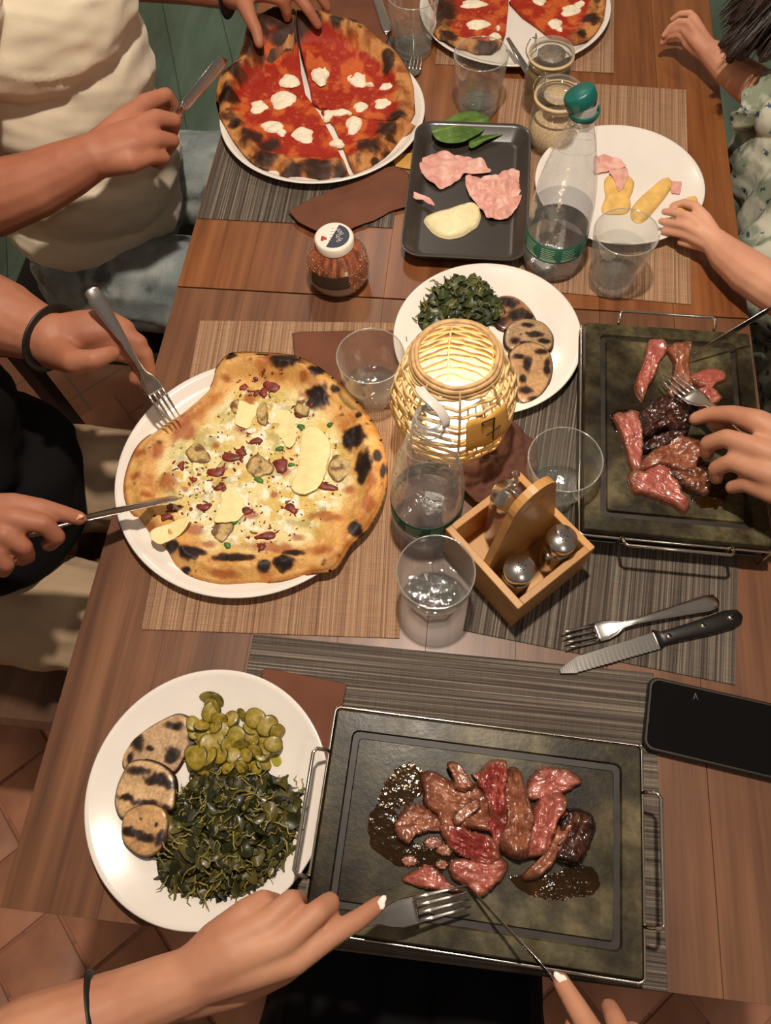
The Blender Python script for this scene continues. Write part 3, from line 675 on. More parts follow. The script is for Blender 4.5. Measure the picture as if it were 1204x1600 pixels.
M['rubber'] = plain('cream_rubber_seal', (216, 190, 148), .6)
M['cheese_dust'] = plain('grated_cheese', (196, 168, 128), .9, var=.15, vs=300, b=.5, bs=500)
M['pesto'] = plain('olive_paste', (92, 72, 32), .4, var=.35, vs=60, b=.3)
def swing_jar(x, y, label, r, h, fill, fz, fl, dome):
    t = thing('swing_top_jar', label, 'jar', (x, y, .18)); z = .18
    pr = [(r * .85, 0), (r, .4), (r * 1.03, 1.5), (r * 1.02, h * .55), (r * .93, h * .78), (r * .86, h * .82), (r * .9, h * .86), (r * .9, h * .9)]
    mesh('fill', *lathe([(a * .93, b_ + .1) for a, b_ in pr if b_ < fz] + [(r * .9, fz), (.01, fz + .2)], (x, y, z), 48), fill, t, label=fl)
    mesh('jar_glass', *lathe(pr, (x, y, z), 64), M['glass'], t)
    mesh('rubber_seal', *lathe([(r * .9, h * .9), (r * 1.0, h * .9), (r * 1.0, h * .94), (r * .9, h * .94)], (x, y, z), 64, cap0=False), M['rubber'], t)
    if dome: lp = [(r * .96, h * .94), (r * .97, h), (r * .9, h * 1.04), (r * .55, h * 1.10), (.01, h * 1.12)]
    else: lp = [(r * .96, h * .94), (r * .98, h), (r * .93, h * 1.05), (r * .66, h * 1.06), (r * .62, h * 1.0), (.01, h * .99)]
    mesh('glass_lid', *lathe(lp, (x, y, z), 64, cap0=False), M['glass_base'] if dome else M['glass'], t)
    mesh('lid_inner', *lathe([(r * .6, h * .93), (r * .6, h * .96), (.01, h * .965)], (x, y, z), 48), fill, t)
    a0 = math.radians(150 if dome else 140)
    for s in (-.35, .35):
        mesh('wire_clip', *tube(catmull([(x + r * .95 * math.cos(a0 + s), y + r * .95 * math.sin(a0 + s), z + h * .8), (x + r * 1.12 * math.cos(a0 + s), y + r * 1.12 * math.sin(a0 + s), z + h * .95), (x + r * 1.0 * math.cos(a0 + s * .6), y + r * math.sin(a0 + s * .6), z + h * 1.12), (x + r * .8 * math.cos(a0), y + r * .8 * math.sin(a0), z + h * 1.1)], 5, False), .09, 6), M['wire'], t)
    mesh('wire_band', *tube([(x + r * .9 * math.cos(a), y + r * .9 * math.sin(a), z + h * .83) for a in np.linspace(0, 2 * math.pi, 48, endpoint=False)], .09, 6, True), M['wire'], t)
swing_jar(12.0, 104.3, 'swing-top glass jar of grated cheese just behind the capped bottle', 3.65, 8.6, M['cheese_dust'], 3.8, 'beige grated cheese', False)
swing_jar(10.8, 113.4, 'swing-top glass jar of olive brown paste against the far pizza plate', 3.55, 8.8, M['pesto'], 6.2, 'olive brown paste', True)

# ------------------------------------------------------------------ black tray
M['tray'] = plain('black_glazed_tray', (58, 52, 47), .34, var=.05, vs=20, coat=.15)
TC = (-.25, 91.2)
def rrect(w, h, r, n=8):
    out = []
    for k, (sx, sy) in enumerate(((1, 1), (-1, 1), (-1, -1), (1, -1))):
        for a in np.linspace(k * math.pi / 2, (k + 1) * math.pi / 2, n): out.append((sx * (w / 2 - r) + r * math.cos(a), sy * (h / 2 - r) + r * math.sin(a)))
    return np.array(out)
def loft(loops, name, m, parent=None, close0=True, close1=True, **k):
    V = np.concatenate(loops); n = len(loops[0]); F = []
    for q in range(len(loops) - 1):
        for i in range(n): j = (i + 1) % n; F.append((q * n + i, q * n + j, (q + 1) * n + j, (q + 1) * n + i))
    if close0: F.append(tuple(range(n - 1, -1, -1)))
    if close1: F.append(tuple((len(loops) - 1) * n + i for i in range(n)))
    return mesh(name, V, F, m, parent, **k)
lp = []
for w, h, r, z in ((14, 23.5, 2, 0), (15.5, 25.5, 2.4, .3), (17.9, 28.0, 2.8, 2.3), (18.1, 28.2, 2.9, 2.5), (17.7, 27.8, 2.7, 2.55), (16.9, 27, 2.4, 2.2), (14.6, 24.6, 1.6, .75), (14.0, 24.0, 1.4, .6), (13.0, 23.0, 1, .58)):
    q = rrect(w, h, r, 9); lp.append(np.c_[q + TC, np.full(len(q), z + .05)])
loft(lp, 'serving_tray', M['tray'], label='black rectangular tray with rounded corners holding ham and basil', cat='tray', autosmooth=60)

# ------------------------------------------------------------------ cutlery
def frame(tail, tip, up=(0, 0, 1)):
    """matrix columns: x from tail to tip, y across, z up"""
    tail, tip = np.array(tail, float), np.array(tip, float); x = tip - tail; Ln = np.linalg.norm(x); x = x / Ln
    y = np.cross(up, x); y /= np.linalg.norm(y); z = np.cross(x, y); return tail, np.array([x, y, z]).T, Ln
def strip(secs, n=10):
    """loft of flat rounded cross-sections (x, half width, z, half thickness, y)"""
    V = []; F = []
    for s in secs:
        x, hw, z, th = s[:4]; y0 = s[4] if len(s) > 4 else 0
        for k in range(n):
            a = 2 * math.pi * k / n; cx = math.copysign(abs(math.cos(a)) ** .6, math.cos(a)); V.append((x, y0 + hw * cx, z + th * math.sin(a)))
    for q in range(len(secs) - 1):
        for i in range(n): j = (i + 1) % n; F.append((q * n + i, q * n + j, (q + 1) * n + j, (q + 1) * n + i))
    F.append(tuple(range(n - 1, -1, -1))); F.append(tuple((len(secs) - 1) * n + i for i in range(n))); return np.array(V), F
def put(VF, fr): V, F = VF; return np.array(V) @ fr[1].T + fr[0], F
def fork(tail, tip, label, up=(0, 0, 1), m='steel'):
    fr = frame(tail, tip, up); Ln = fr[2]; s = Ln / 19.5
    t = thing('fork', label, 'fork', fr[0])
    sec = [(0, .35, .1, .1), (.3, .85, .12, .12), (1.5, 1.0, .16, .13), (5, .72, .35, .14), (8, .48, .6, .15), (10.5, .35, .7, .16), (12, .4, .5, .14), (13, .9, .25, .11), (14, 1.15, .12, .1), (15, 1.15, .1, .09), (15.4, 1.12, .14, .08)]
    mesh('handle', *put(strip([(a * s, b, c, d) for a, b, c, d in sec]), fr), M[m], t)
    for k in range(4):
        y = -.93 + k * .62
        mesh('tine', *put(strip([(15.1 * s, .2, .12, .08, y), (16.5 * s, .17, .2, .08, y), (18 * s, .14, .45, .07, y * .98), (19.5 * s, .06, .95, .05, y * .95)], 8), fr), M[m], t)
    return t
def table_knife(tail, tip, label, up=(0, 0, 1), handle=9.5):
    fr = frame(tail, tip, up); Ln = fr[2]; t = thing('table_knife', label, 'knife', fr[0])
    mesh('handle', *put(strip([(0, .5, .15, .15), (.4, .85, .2, .22), (3, .85, .2, .28), (handle - 1, .55, .2, .26), (handle, .5, .2, .2)]), fr), M['steel'], t)
    mesh('blade', *put(strip([(handle - .1, .5, .2, .12), (handle + 1, .8, .2, .08, .1), (Ln - 3, .95, .2, .05, .1), (Ln - 1, .75, .2, .05, .0), (Ln, .1, .2, .03, -.4)]), fr), M['steel'], t)
    return t
M['black_handle'] = plain('black_handle', (26, 22, 20), .4, var=.05)
def steak_knife(tail, tip, label, up=(0, 0, 1)):
    fr = frame(tail, tip, up); Ln = fr[2]; t = thing('steak_knife', label, 'knife', fr[0]); hl = Ln * .47
    h = mesh('handle', *put(strip([(0, .25, .4, .2, .1), (.3, .75, .4, .45, .05), (1.6, 1.1, .45, .6, .1), (4.0, 1.0, .45, .62, .15), (hl - 2.2, .8, .45, .6, 0), (hl - .8, .78, .42, .5, -.05), (hl, 1.15, .4, .35, -.15)], 14), fr), M['black_handle'], t, label='black riveted handle')
    for x in (1.6, hl * .48, hl - 1.2):
        V, F = lathe([(.34, 0), (.34, .1), (.01, .12)], (0, 0, 0), 14); V = np.array(V) + [x, .05, 1.02]; mesh('rivet', *put((V, F), fr), M['steel'], h)
    # serrated blade
    n = 46; V = []; F = []
    for i in range(n + 1):
        f = i / n; x = hl - .1 + (Ln - hl + .1) * f; back = -.95 + .1 * f if f < .8 else -.87 + (f - .8) * 3.6; edge = (1.0 - .25 * f - (.0 if i % 2 else .09))
        if f > .86: edge = 1.0 - .25 * f - (f - .86) * 3.0
        back = min(back, edge - .12); V += [(x, back, .36), (x, back, .5), (x, edge, .44), (x, edge, .40)]
    for i in range(n):
        for k in range(4): F.append((i * 4 + k, i * 4 + 4 + k, i * 4 + 4 + (k + 1) % 4, i * 4 + (k + 1) % 4))
    F += [(3, 2, 1, 0), (n * 4, n * 4 + 1, n * 4 + 2, n * 4 + 3)]; mesh('blade', *put((V, F), fr), M['steel'], t, smooth=False, label='serrated steel blade'); return t
fork(at(1121, 939, .8), at(878, 1003, .3), 'steel fork lying on the dark placemat beside the steak knife')
steak_knife(at(1155, 962, .2), at(873, 1049, .2), 'steak knife with a black riveted handle lying on the dark placemat')
fork(at(630, 178, .2), at(652, 90, .2), 'steel fork tucked under the rim of the left red pizza plate')
table_knife(at(575, -40, .4), at(607, 55, .4), 'steel table knife lying on the brown napkin at the far edge', handle=2)
fr = frame(at(814, 98, 2.0), at(842, 146, .4)); sp_ = mesh('teaspoon', *put(strip([(-5, .3, .2, .12), (0, .62, .2, .12), (1, .66, .2, .12), (4, .4, .2, .14), (fr[2], .22, .2, .15)]), fr), M['steel'], label='steel teaspoon handle leaning beside the two swing-top jars', cat='spoon')

# ------------------------------------------------------------------ phone
M['phone'] = plain('phone_case', (22, 19, 18), .45); M['screen'] = plain('phone_screen', (9, 8, 8), .12, spec=.4)
M['frame'] = plain('phone_edge', (92, 78, 64), .35, metal=.6)
p0, p1, p2 = at(1014, 1056, .9)[:2], at(1004, 1170, .9)[:2], at(1204, 1099, .9)[:2]
ux = p2 - p0; ux /= np.linalg.norm(ux); uy = p1 - p0; uy -= ux * uy.dot(ux); hgt_ = np.linalg.norm(uy); uy /= hgt_; Lp = 16.2
pc = p0 + ux * Lp / 2 + uy * hgt_ / 2; ph = thing('mobile_phone', 'black mobile phone lying face up at the right edge of the near table', 'phone', (pc[0], pc[1], .2))
def phl(w, h, r, z): q = rrect(w, h, r, 7); P = pc + q[:, :1] * ux + q[:, 1:] * -uy; return np.c_[P, np.full(len(P), z)]
loft([phl(Lp - .3, hgt_ - .3, .9, .18), phl(Lp, hgt_, 1, .35), phl(Lp, hgt_, 1, .95), phl(Lp - .25, hgt_ - .25, .95, 1.08)], 'case', M['phone'], ph, autosmooth=40)
loft([phl(Lp - .45, hgt_ - .45, .9, 1.08), phl(Lp - .45, hgt_ - .45, .9, 1.11), phl(Lp - .6, hgt_ - .6, .85, 1.11)], 'metal_edge', M['frame'], ph, close0=False, close1=False, smooth=False)
sc_ = loft([phl(Lp - .6, hgt_ - .6, .85, 1.05), phl(Lp - .6, hgt_ - .6, .85, 1.12)], 'screen', M['screen'], ph, smooth=False)
aa = at(1086, 1088, 1.15); b = MB()
for s, e in (((-.22, -.35), (0, .35)), ((0, .35), (.22, -.35)), ((-.12, -.1), (.12, -.1))): b.add(*tube([aa + [s[0], s[1], 0], aa + [e[0], e[1], 0]], .035, 5))
b.build('screen_mark', plain('grey_mark', (120, 112, 104), .5), sc_, label='small grey letter A')

# ------------------------------------------------------------------ stone grills
def stone_mat():
    m, t, p = nt_of('soapstone'); v = coords(t); p.inputs['Specular IOR Level'].default_value = .3
    c = ramp(t, noise(t, v, 16, 8, .65), [(.32, (24, 20, 12)), (.44, (52, 44, 28)), (.54, (76, 70, 48)), (.72, (124, 112, 80))])
    c2 = mul(t, ramp(t, noise(t, v, 60, 4, .7), [(.3, (170, 150, 120)), (.55, (255, 255, 255))]), ramp(t, noise(t, v, 6, 3, .5), [(.36, (150, 128, 100)), (.6, (255, 255, 255))]))
    t.links.new(mul(t, c, c2, .8), p.inputs['Base Color'])
    rr = node(t, 'ShaderNodeMapRange'); rr.inputs['To Min'].default_value = .18; rr.inputs['To Max'].default_value = .55; t.links.new(noise(t, v, 22, 4), rr.inputs[0]); t.links.new(rr.outputs[0], p.inputs['Roughness'])
    bump(t, p, noise(t, v, 240, 5), .25, .0008); return m
M['stone'] = stone_mat(); M['black_tray'] = plain('blackened_steel_tray', (20, 17, 15), .5, var=.1, vs=30)
M['burnt'] = plain('burnt_residue', (34, 24, 18), .5, var=.4, vs=60)
def grill(corners, label, hw, zt=5.0):
    """corners at the height of the stone's top: a corner, the one along the long side, and the third"""
    a, b_, c = [np.array(q[:2]) for q in corners]; u = b_ - a; Lx = np.linalg.norm(u); u /= Lx; w = c - b_; w -= u * w.dot(u); Ly = np.linalg.norm(w); w /= Ly
    ctr = a + u * Lx / 2 + w * Ly / 2; t = thing('stone_grill', label, 'grill', (ctr[0], ctr[1], .2)); g = lambda x, y, z: (*(ctr + u * x + w * y), z)
    def lpz(sx, sy, z, r=.3): q = rrect(sx, sy, r, 4); return np.array([g(x, y, z) for x, y in q])
    go, gi = 1.8, 2.65
    loft([lpz(Lx - .4, Ly - .4, zt - 2.4), lpz(Lx, Ly, zt - 2.1), lpz(Lx, Ly, zt - .12), lpz(Lx - .2, Ly - .2, zt), lpz(Lx - go * 2, Ly - go * 2, zt, .7), lpz(Lx - go * 2 - .25, Ly - go * 2 - .25, zt - .4, .6), lpz(Lx - gi * 2 + .25, Ly - gi * 2 + .25, zt - .4, .4), lpz(Lx - gi * 2, Ly - gi * 2, zt, .35)], 'stone_slab', M['stone'], t, autosmooth=35, label='mottled green grey soapstone slab with a groove')
    loft([lpz(Lx - go * 2 - .3, Ly - go * 2 - .3, zt - .39, .6), lpz(Lx - gi * 2 + .3, Ly - gi * 2 + .3, zt - .39, .4)], 'groove_residue', M['burnt'], t, close0=False, close1=False, smooth=False)
    loft([lpz(Lx - 2.4, Ly - 2.4, .9), lpz(Lx - 1.0, Ly - 1.0, 1.1), lpz(Lx - .3, Ly - .3, zt - 2.3), lpz(Lx - 1, Ly - 1, zt - 2.3)], 'burner_tray', M['black_tray'], t, autosmooth=35)
    for sx in (-1, 1):
        for sy in (-1, 1): mesh('foot', *lathe([(.7, 0), (.8, .1), (.8, .8), (.6, .95)], g(sx * (Lx / 2 - 2.5), sy * (Ly / 2 - 2.5), .2), 16, cap1=True), M['black_tray'], t)
    zr = zt - .9; q = rrect(Lx + .7, Ly + .7, .5, 4)
    mesh('wire_rail', *tube([g(x, y, zr) for x, y in q], .17, 8, True), M['wire'], t)
    zr2 = zt - 2.6; q = rrect(Lx + .5, Ly + .5, .5, 4); mesh('lower_rail', *tube([g(x, y, zr2) for x, y in q], .17, 8, True), M['black_tray'], t)
    for s in (-1, 1):
        e = s * (Lx / 2 + .35); o = s * (Lx / 2 + 1.75)
        P = [(e, -hw - .1, zr - 1.2), (e, -hw, zr), (e + s * .2, -hw, zr + .9), (o - s * .3, -hw + .05, zr + 1.4), (o, -hw + .45, zr + 1.4), (o, 0, zr + 1.4), (o, hw - .45, zr + 1.4), (o - s * .3, hw - .05, zr + 1.4), (e + s * .2, hw, zr + .9), (e, hw, zr), (e, hw + .1, zr - 1.2)]
        mesh('handle_loop', *tube([g(*p) for p in P], .2, 8), M['wire'], t)
    for sx in (-1, 1):
        for sy in (-1, 1): mesh('post', *tube([g(sx * (Lx / 2 + .33), sy * (Ly / 2 + .33), zr), g(sx * (Lx / 2 + .33), sy * (Ly / 2 + .33), .3)], .15, 6), M['wire'], t)
    return t
grill((at(528, 1108, 5), at(1000, 1168, 5), at(999, 1530, 5)), 'stone grill slab on a wire stand nearest the viewer, covered with sliced beef', 5.8)
grill((at(912, 826, 5), at(915, 503, 5), at(1170, 516, 5)), 'stone grill slab on a wire stand at the right, being cut by an adult hand', 6.0)
# ------------------------------------------------------------------ food
M['food'] = vcol('baked_food', .55, .4, .14, 500, .35, 300)
M['saucy'] = vcol('saucy_pizza', .55, .25, .16, 500, .4, 260)
M['meat'] = vcol('beef_meat', .26, .6, .22, 420, .55, 300, coat=.4)
M['dairy'] = plain('fresh_cheese', (240, 228, 202), .4, var=.03, vs=60, b=.3, bs=160, sss=.1)
M['green'] = vcol('cooked_greens', .42, .5, .15, 300, .3, 300, coat=.1)
def spotw(X, spots, K, z, soft=.45, seed=0, sc=1.2):
    """weight of a set of blotches given as (x, y, rx, ry) in the frame of K"""
    w = np.zeros(len(X)); n = fbm(X, sc, 3, seed)
    for x, y, rx, ry in spots:
        c = K(x, y, z)[:2]; a = np.linalg.norm(K(x + rx, y, z)[:2] - c) + 1e-6; b = np.linalg.norm(K(x, y + ry, z)[:2] - c) + 1e-6
        d = np.sqrt(((X[:, 0] - c[0]) / a) ** 2 + ((X[:, 1] - c[1]) / b) ** 2) + n * 1.1
        w = np.maximum(w, 1 - sstep(1 - soft, 1 + soft * .5, d))
    return w
def plate_under(c, r):
    return lambda X: .42 + 1.42 * sstep(r * .84, r * .98, np.linalg.norm(X - np.array(c), axis=1))
class Round:
    def __init__(s, poly, c=None):
        s.P = catmull(np.array(poly)[:, :2], 5); s.c = s.P.mean(0) if c is None else c
        s.th = np.linspace(-math.pi, math.pi, 721); s.R = ray_radius(s.P, s.c, s.th)
    def rho(s, X):
        d = X - s.c; a = np.arctan2(d[:, 1], d[:, 0]); return np.linalg.norm(d, axis=1) / np.interp(a, s.th, s.R)
    def ang(s, X): d = X - s.c; return np.arctan2(d[:, 1], d[:, 0])
# ---- pale pizza
W_out = [K6(*p, 2) for p in [(520, 85), (650, 88), (760, 105), (860, 160), (940, 230), (1020, 320), (1075, 410), (1100, 500), (1105, 580), (1085, 680), (1030, 780), (960, 850), (900, 940), (800, 960), (680, 975), (560, 988), (450, 990), (340, 965), (260, 920), (215, 850), (160, 800), (115, 735), (72, 680), (60, 600), (85, 500), (130, 420), (210, 350), (300, 290), (400, 200), (430, 150), (470, 100)]]
wr_ = Round(W_out)
chars = [(720, 128, 75, 30), (835, 165, 32, 28), (830, 262, 48, 48), (495, 110, 26, 18), (620, 100, 30, 14), (980, 425, 50, 48), (1020, 540, 34, 70), (1075, 503, 18, 24), (1097, 560, 10, 34), (1000, 337, 16, 16), (990, 790, 30, 26), (705, 922, 42, 34), (745, 880, 52, 20), (620, 932, 26, 28), (500, 896, 90, 22), (330, 880, 58, 30), (250, 850, 40, 26), (905, 235, 20, 16), (300, 940, 22, 12)]
browns = [(300, 370, 50, 60), (235, 590, 42, 42), (150, 650, 28, 14), (100, 570, 26, 16), (470, 182, 24, 16), (865, 730, 70, 26), (160, 780, 30, 26), (120, 480, 34, 22), (640, 850, 140, 26), (960, 620, 30, 20), (780, 190, 18, 14), (850, 880, 70, 34), (390, 835, 30, 16), (750, 810, 30, 18), (340, 780, 34, 24), (190, 470, 26, 40), (1050, 620, 24, 40), (460, 960, 90, 16), (1040, 700, 30, 40), (650, 130, 40, 20), (520, 380, 30, 20), (690, 540, 30, 24), (420, 440, 20, 14), (560, 720, 34, 18), (660, 640, 20, 14), (830, 540, 16, 12), (720, 450, 18, 10), (480, 640, 18, 12), (300, 620, 20, 14), (790, 240, 30, 20), (560, 250, 30, 40)]
def w_h(X, r):
    q = wr_.rho(X); a = wr_.ang(X); n = fbm(X, 3.2, 3, 1); n2 = fbm(X, 1.1, 3, 5)
    cr = np.exp(-((q - .885) / .085) ** 2) * (1.25 + 1.5 * n + .25 * np.sin(a * 5 + 1)) * (.85 + .5 * n2)
    blist = spotw(X, [(980, 430, 60, 60), (830, 262, 55, 55), (865, 760, 70, 60), (235, 590, 50, 50)], K6, 2, .6, 3)
    return (.75 + cr + .45 * n * sstep(.85, .6, q) + .22 * n2 + .5 * blist) * np.sqrt(np.clip(1 - np.clip(q, 0, 1) ** 14, 0, 1)) 
def w_c(X, r):
    q = wr_.rho(X); n = fbm(X, 2.2, 4, 11); n2 = fbm(X, .8, 3, 12); n3 = fbm(X, 5, 2, 13)
    c = mixc(np.tile(L(240, 220, 158), (len(X), 1)), L(222, 190, 104), sstep(-.12, .16, n + n3 * .4))
    c = mixc(c, L(252, 244, 218), sstep(.02, .12, n2) * .95 * sstep(.8, .6, q))
    c = mixc(c, L(164, 152, 84), sstep(.06, .2, fbm(X, 1.7, 3, 15)) * .6 * sstep(.8, .6, q))
    crust = sstep(.70, .80, q + n * .12)
    cc = mixc(np.tile(L(226, 172, 98), (len(X), 1)), L(190, 118, 52), sstep(-.02, .22, fbm(X, 1.8, 4, 14)) * .85)
    cc = mixc(cc, L(238, 200, 134), sstep(.05, .3, fbm(X, 2.6, 3, 17)) * .7)
    c = c * (1 - crust[:, None]) + cc * crust[:, None]
    c = mixc(c, L(186, 104, 44), sstep(.97, 1, q) * .5)
    c = mixc(c, L(168, 84, 34), spotw(X, browns, K6, 2, .6, 4, 1.0) * .85)
    sp = sstep(.24, .32, fbm(X, .9, 3, 19)) * sstep(.62, .8, q); c = mixc(c, L(96, 46, 20), sp * .8)
    ch = spotw(X, chars, K6, 2, .4, 5, .9); c = mixc(c, L(96, 46, 22), np.clip(ch * 1.6, 0, 1) * .9); return mixc(c, L(34, 20, 16), ch ** 1.6)
pz = thing('pizza', 'round pale pizza topped with cheese, ham and mushrooms', 'pizza', (wr_.c[0], wr_.c[1], .6))
slab('pizza_base', W_out, M['food'], pz, nr=110, nt=420, hf=w_h, colf=w_c, z=.18, under=plate_under(PC[2], 16.7), sub=5, center=wr_.c, wall=.7)
def w_top(x, y): 
    X = np.array([K6(x, y, 2)[:2]]); return .18 + plate_under(PC[2], 16.7)(X)[0] + w_h(X, None)[0]
def chunk(c, rx, ry, h, rz=0, n=9, m=4, seed=0):
    """small irregular lump"""
    V = []; F = []; r0 = random.Random(seed)
    for k in range(m):
        f = k / (m - 1)
        for i in range(n):
            a = 2 * math.pi * i / n; w = math.cos(f * 1.25) * (1 + .22 * math.sin(2 * a + seed) + .15 * math.sin(3 * a + seed * 2.3) + r0.uniform(-.08, .08))
            x, y = rx * w * math.cos(a), ry * w * math.sin(a); V.append((x * math.cos(rz) - y * math.sin(rz), x * math.sin(rz) + y * math.cos(rz), h * math.sin(f * 1.57)))
    for k in range(m - 1):
        for i in range(n): j = (i + 1) % n; F.append((k * n + i, k * n + j, (k + 1) * n + j, (k + 1) * n + i))
    F.append(tuple((m - 1) * n + i for i in range(n))); F.append(tuple(range(n - 1, -1, -1))); return np.array(V) + c, F
M['speck'] = plain('cured_ham', (112, 42, 30), .45, var=.4, vs=150, b=.4)
M['mushroom'] = vcol('cooked_mushroom', .4, .5, .2, 300, .3, 200)
M['shaving'] = plain('hard_cheese_shaving', (234, 220, 160), .42, var=.04, vs=80, sss=.15, b=.15, bs=90)
M['chive'] = plain('chopped_green_herb', (64, 108, 36), .5, var=.2)
sat = []
for i, (x, y, a, b_) in enumerate([(650, 215, 42, 30), (620, 240, 24, 20), (590, 182, 20, 14), (592, 246, 16, 11), (540, 220, 16, 20), (430, 560, 34, 28), (490, 500, 40, 24), (530, 480, 26, 16), (690, 530, 40, 30), (440, 622, 20, 16), (380, 700, 28, 18), (870, 618, 44, 20), (730, 705, 26, 20), (630, 815, 44, 16), (610, 860, 18, 14), (245, 700, 18, 12), (225, 740, 26, 16), (780, 320, 34, 26), (590, 435, 26, 18), (340, 590, 16, 10), (550, 715, 30, 16), (290, 535, 18, 18)]):
    c = K6(x, y, w_top(x, y) - .12); mesh('ham_piece', *chunk(c, a / 32, b_ / 29, .34, random.uniform(-.5, .5), 12, 4, i + 3), M['speck'], pz, autosmooth=60); sat.append((x, y, a, b_))
b = MB(); b2 = MB()
for k in range(230):
    a, q = random.uniform(0, 6.28), .7 * math.sqrt(random.random()); p = wr_.c + q * np.interp(a - math.pi, wr_.th, wr_.R) * np.array([math.cos(a - math.pi), math.sin(a - math.pi)])
    X = np.array([p]); z = .18 + plate_under(PC[2], 16.7)(X)[0] + w_h(X, None)[0] - .04; s_ = random.uniform(.08, .24)
    (b2 if k % 4 == 0 else b).add(*chunk(np.array([p[0], p[1], z]), s_, s_ * .6, .16, random.uniform(0, 3), 6, 3, k))
for x, y, a, b_ in sat:
    for k in range(7):
        xx, yy = x + random.gauss(0, 1.0) * a, y + random.gauss(0, 1.0) * b_
        b.add(*chunk(K6(xx, yy, w_top(xx, yy) - .06), random.uniform(.15, .45), random.uniform(.1, .25), .22, random.uniform(0, 3), 7, 3, k + x))
b.build('ham_crumb', M['speck'], pz, kind='stuff'); b2.build('herb_bit', M['chive'], pz, kind='stuff')
for x, y, r in [(770, 380, 24), (685, 465, 20), (600, 590, 24), (475, 852, 20), (500, 755, 24), (730, 530, 18), (885, 370, 18)]:
    mesh('herb_sprig', *chunk(K6(x, y, w_top(x, y) - .05), r / 38, r / 48, .3, 0, 8, 4, x), M['chive'], pz)
for i, (x, y, a, b_) in enumerate([(350, 478, 48, 40), (600, 528, 46, 46), (925, 530, 46, 54), (450, 780, 42, 44), (775, 290, 40, 34), (610, 320, 30, 44), (510, 290, 30, 30)]):
    P = [K6(x + a * (1 + .25 * math.sin(2 * t + i)) * math.cos(t), y + b_ * (1 + .2 * math.sin(3 * t + i)) * math.sin(t), 2) for t in np.linspace(0, 6.28, 12)[:-1]]
    z0 = w_top(x, y) - .1
    def mc(X, r): return mixc(mixc(np.tile(L(206, 176, 112), (len(X), 1)), L(122, 82, 44), sstep(-.02, .16, fbm(X, .8, 3, i))), L(128, 92, 54), sstep(.72, 1.0, r + fbm(X, .9, 2, i + 3) * .5))
    slab('mushroom_slice', P, M['mushroom'], pz, nr=8, nt=32, z=z0, hf=lambda X, r: .2 * np.sqrt(np.clip(1 - r ** 5, 0, 1)) + .12 * r, colf=mc, jag=.3)
for i, pts in enumerate([[(632, 302), (715, 298), (735, 350), (748, 372), (742, 430), (712, 455), (690, 415), (655, 372)], [(775, 372), (840, 378), (885, 440), (872, 510), (850, 590), (820, 622), (770, 640), (725, 612), (745, 560), (762, 480)], [(470, 612), (505, 625), (545, 690), (512, 742), (450, 752), (415, 745), (440, 690)], [(520, 262), (560, 275), (600, 285), (570, 335), (560, 372), (520, 365), (498, 350), (512, 300)], [(170, 800), (240, 770), (330, 735), (300, 800), (215, 850), (180, 835)], [(330, 500), (400, 480), (450, 500), (380, 560), (340, 560)]]):
    x, y = np.mean(pts, 0); P = [K6(*p, 2.2) for p in pts]; c0 = np.array(P).mean(0)[:2]
    slab('cheese_shaving', P, M['shaving'], pz, nr=8, nt=36, z=w_top(x, y) - .06, under=lambda X, i=i: .1 + .16 * np.sin((X[:, 0] - c0[0]) * .8 + i) + .12 * np.linalg.norm(X - c0, axis=1) * .5, hf=lambda X, r: np.full(len(X), .09), sub=2, jag=.3)

# ---- red pizzas
def red_pizza_funcs(rd, K, z, chars, seed, lift=lambda X: 0):
    def h(X, r):
        q = rd.rho(X); n = fbm(X, 2.6, 3, seed); n2 = fbm(X, 1.0, 3, seed + 1)
        return (.7 + np.exp(-((q - .88) / .085) ** 2) * (1.1 + 1.6 * n) + .3 * n2) * np.sqrt(np.clip(1 - np.clip(q, 0, 1) ** 14, 0, 1))
    def c(X, r):
        q = rd.rho(X); n = fbm(X, 2.0, 4, seed + 2); n2 = fbm(X, .7, 3, seed + 3)
        c = mixc(np.tile(L(168, 40, 18), (len(X), 1)), L(208, 96, 40), sstep(-.06, .16, n)); c = mixc(c, L(214, 120, 62), sstep(.12, .25, n2) * .6)
        cr = sstep(.78, .86, q + n * .18 + n2 * .1); cc = mixc(np.tile(L(206, 142, 80), (len(X), 1)), L(150, 82, 40), sstep(-.1, .2, fbm(X, 1.6, 4, seed + 4)))
        c = c * (1 - cr[:, None]) + cc * cr[:, None]
        c = mixc(c, L(70, 34, 20), sstep(.10, .24, fbm(X, 2.2, 4, seed + 5)) * sstep(.76, .9, q) * .9)
        ch = spotw(X, chars, K, z, .5, seed + 6, 1.0); c = mixc(c, L(92, 46, 24), np.clip(ch * 1.5, 0, 1) * .85); return mixc(c, L(42, 24, 16), ch ** 1.6 * .85)
    return h, c
def mozz(parent, K, x, y, rx, ry, z, seed, name='mozzarella_piece'):
    P = [K(x + rx * (1 + .18 * math.sin(3 * t + seed) + .12 * math.sin(5 * t + seed * 2)) * math.cos(t), y + ry * (1 + .18 * math.cos(2 * t + seed)) * math.sin(t), z) for t in np.linspace(0, 2 * math.pi, 13)[:-1]]
    c = np.array(P).mean(0); return slab(name, P, M['dairy'], parent, nr=9, nt=40, z=z - .35, hf=lambda X, r: (.55 + .5 * fbm(X, .8, 3, seed)) * np.sqrt(np.clip(1 - r ** 3.5, 0, 1)) + .05, jag=.3)
z4 = 2.0
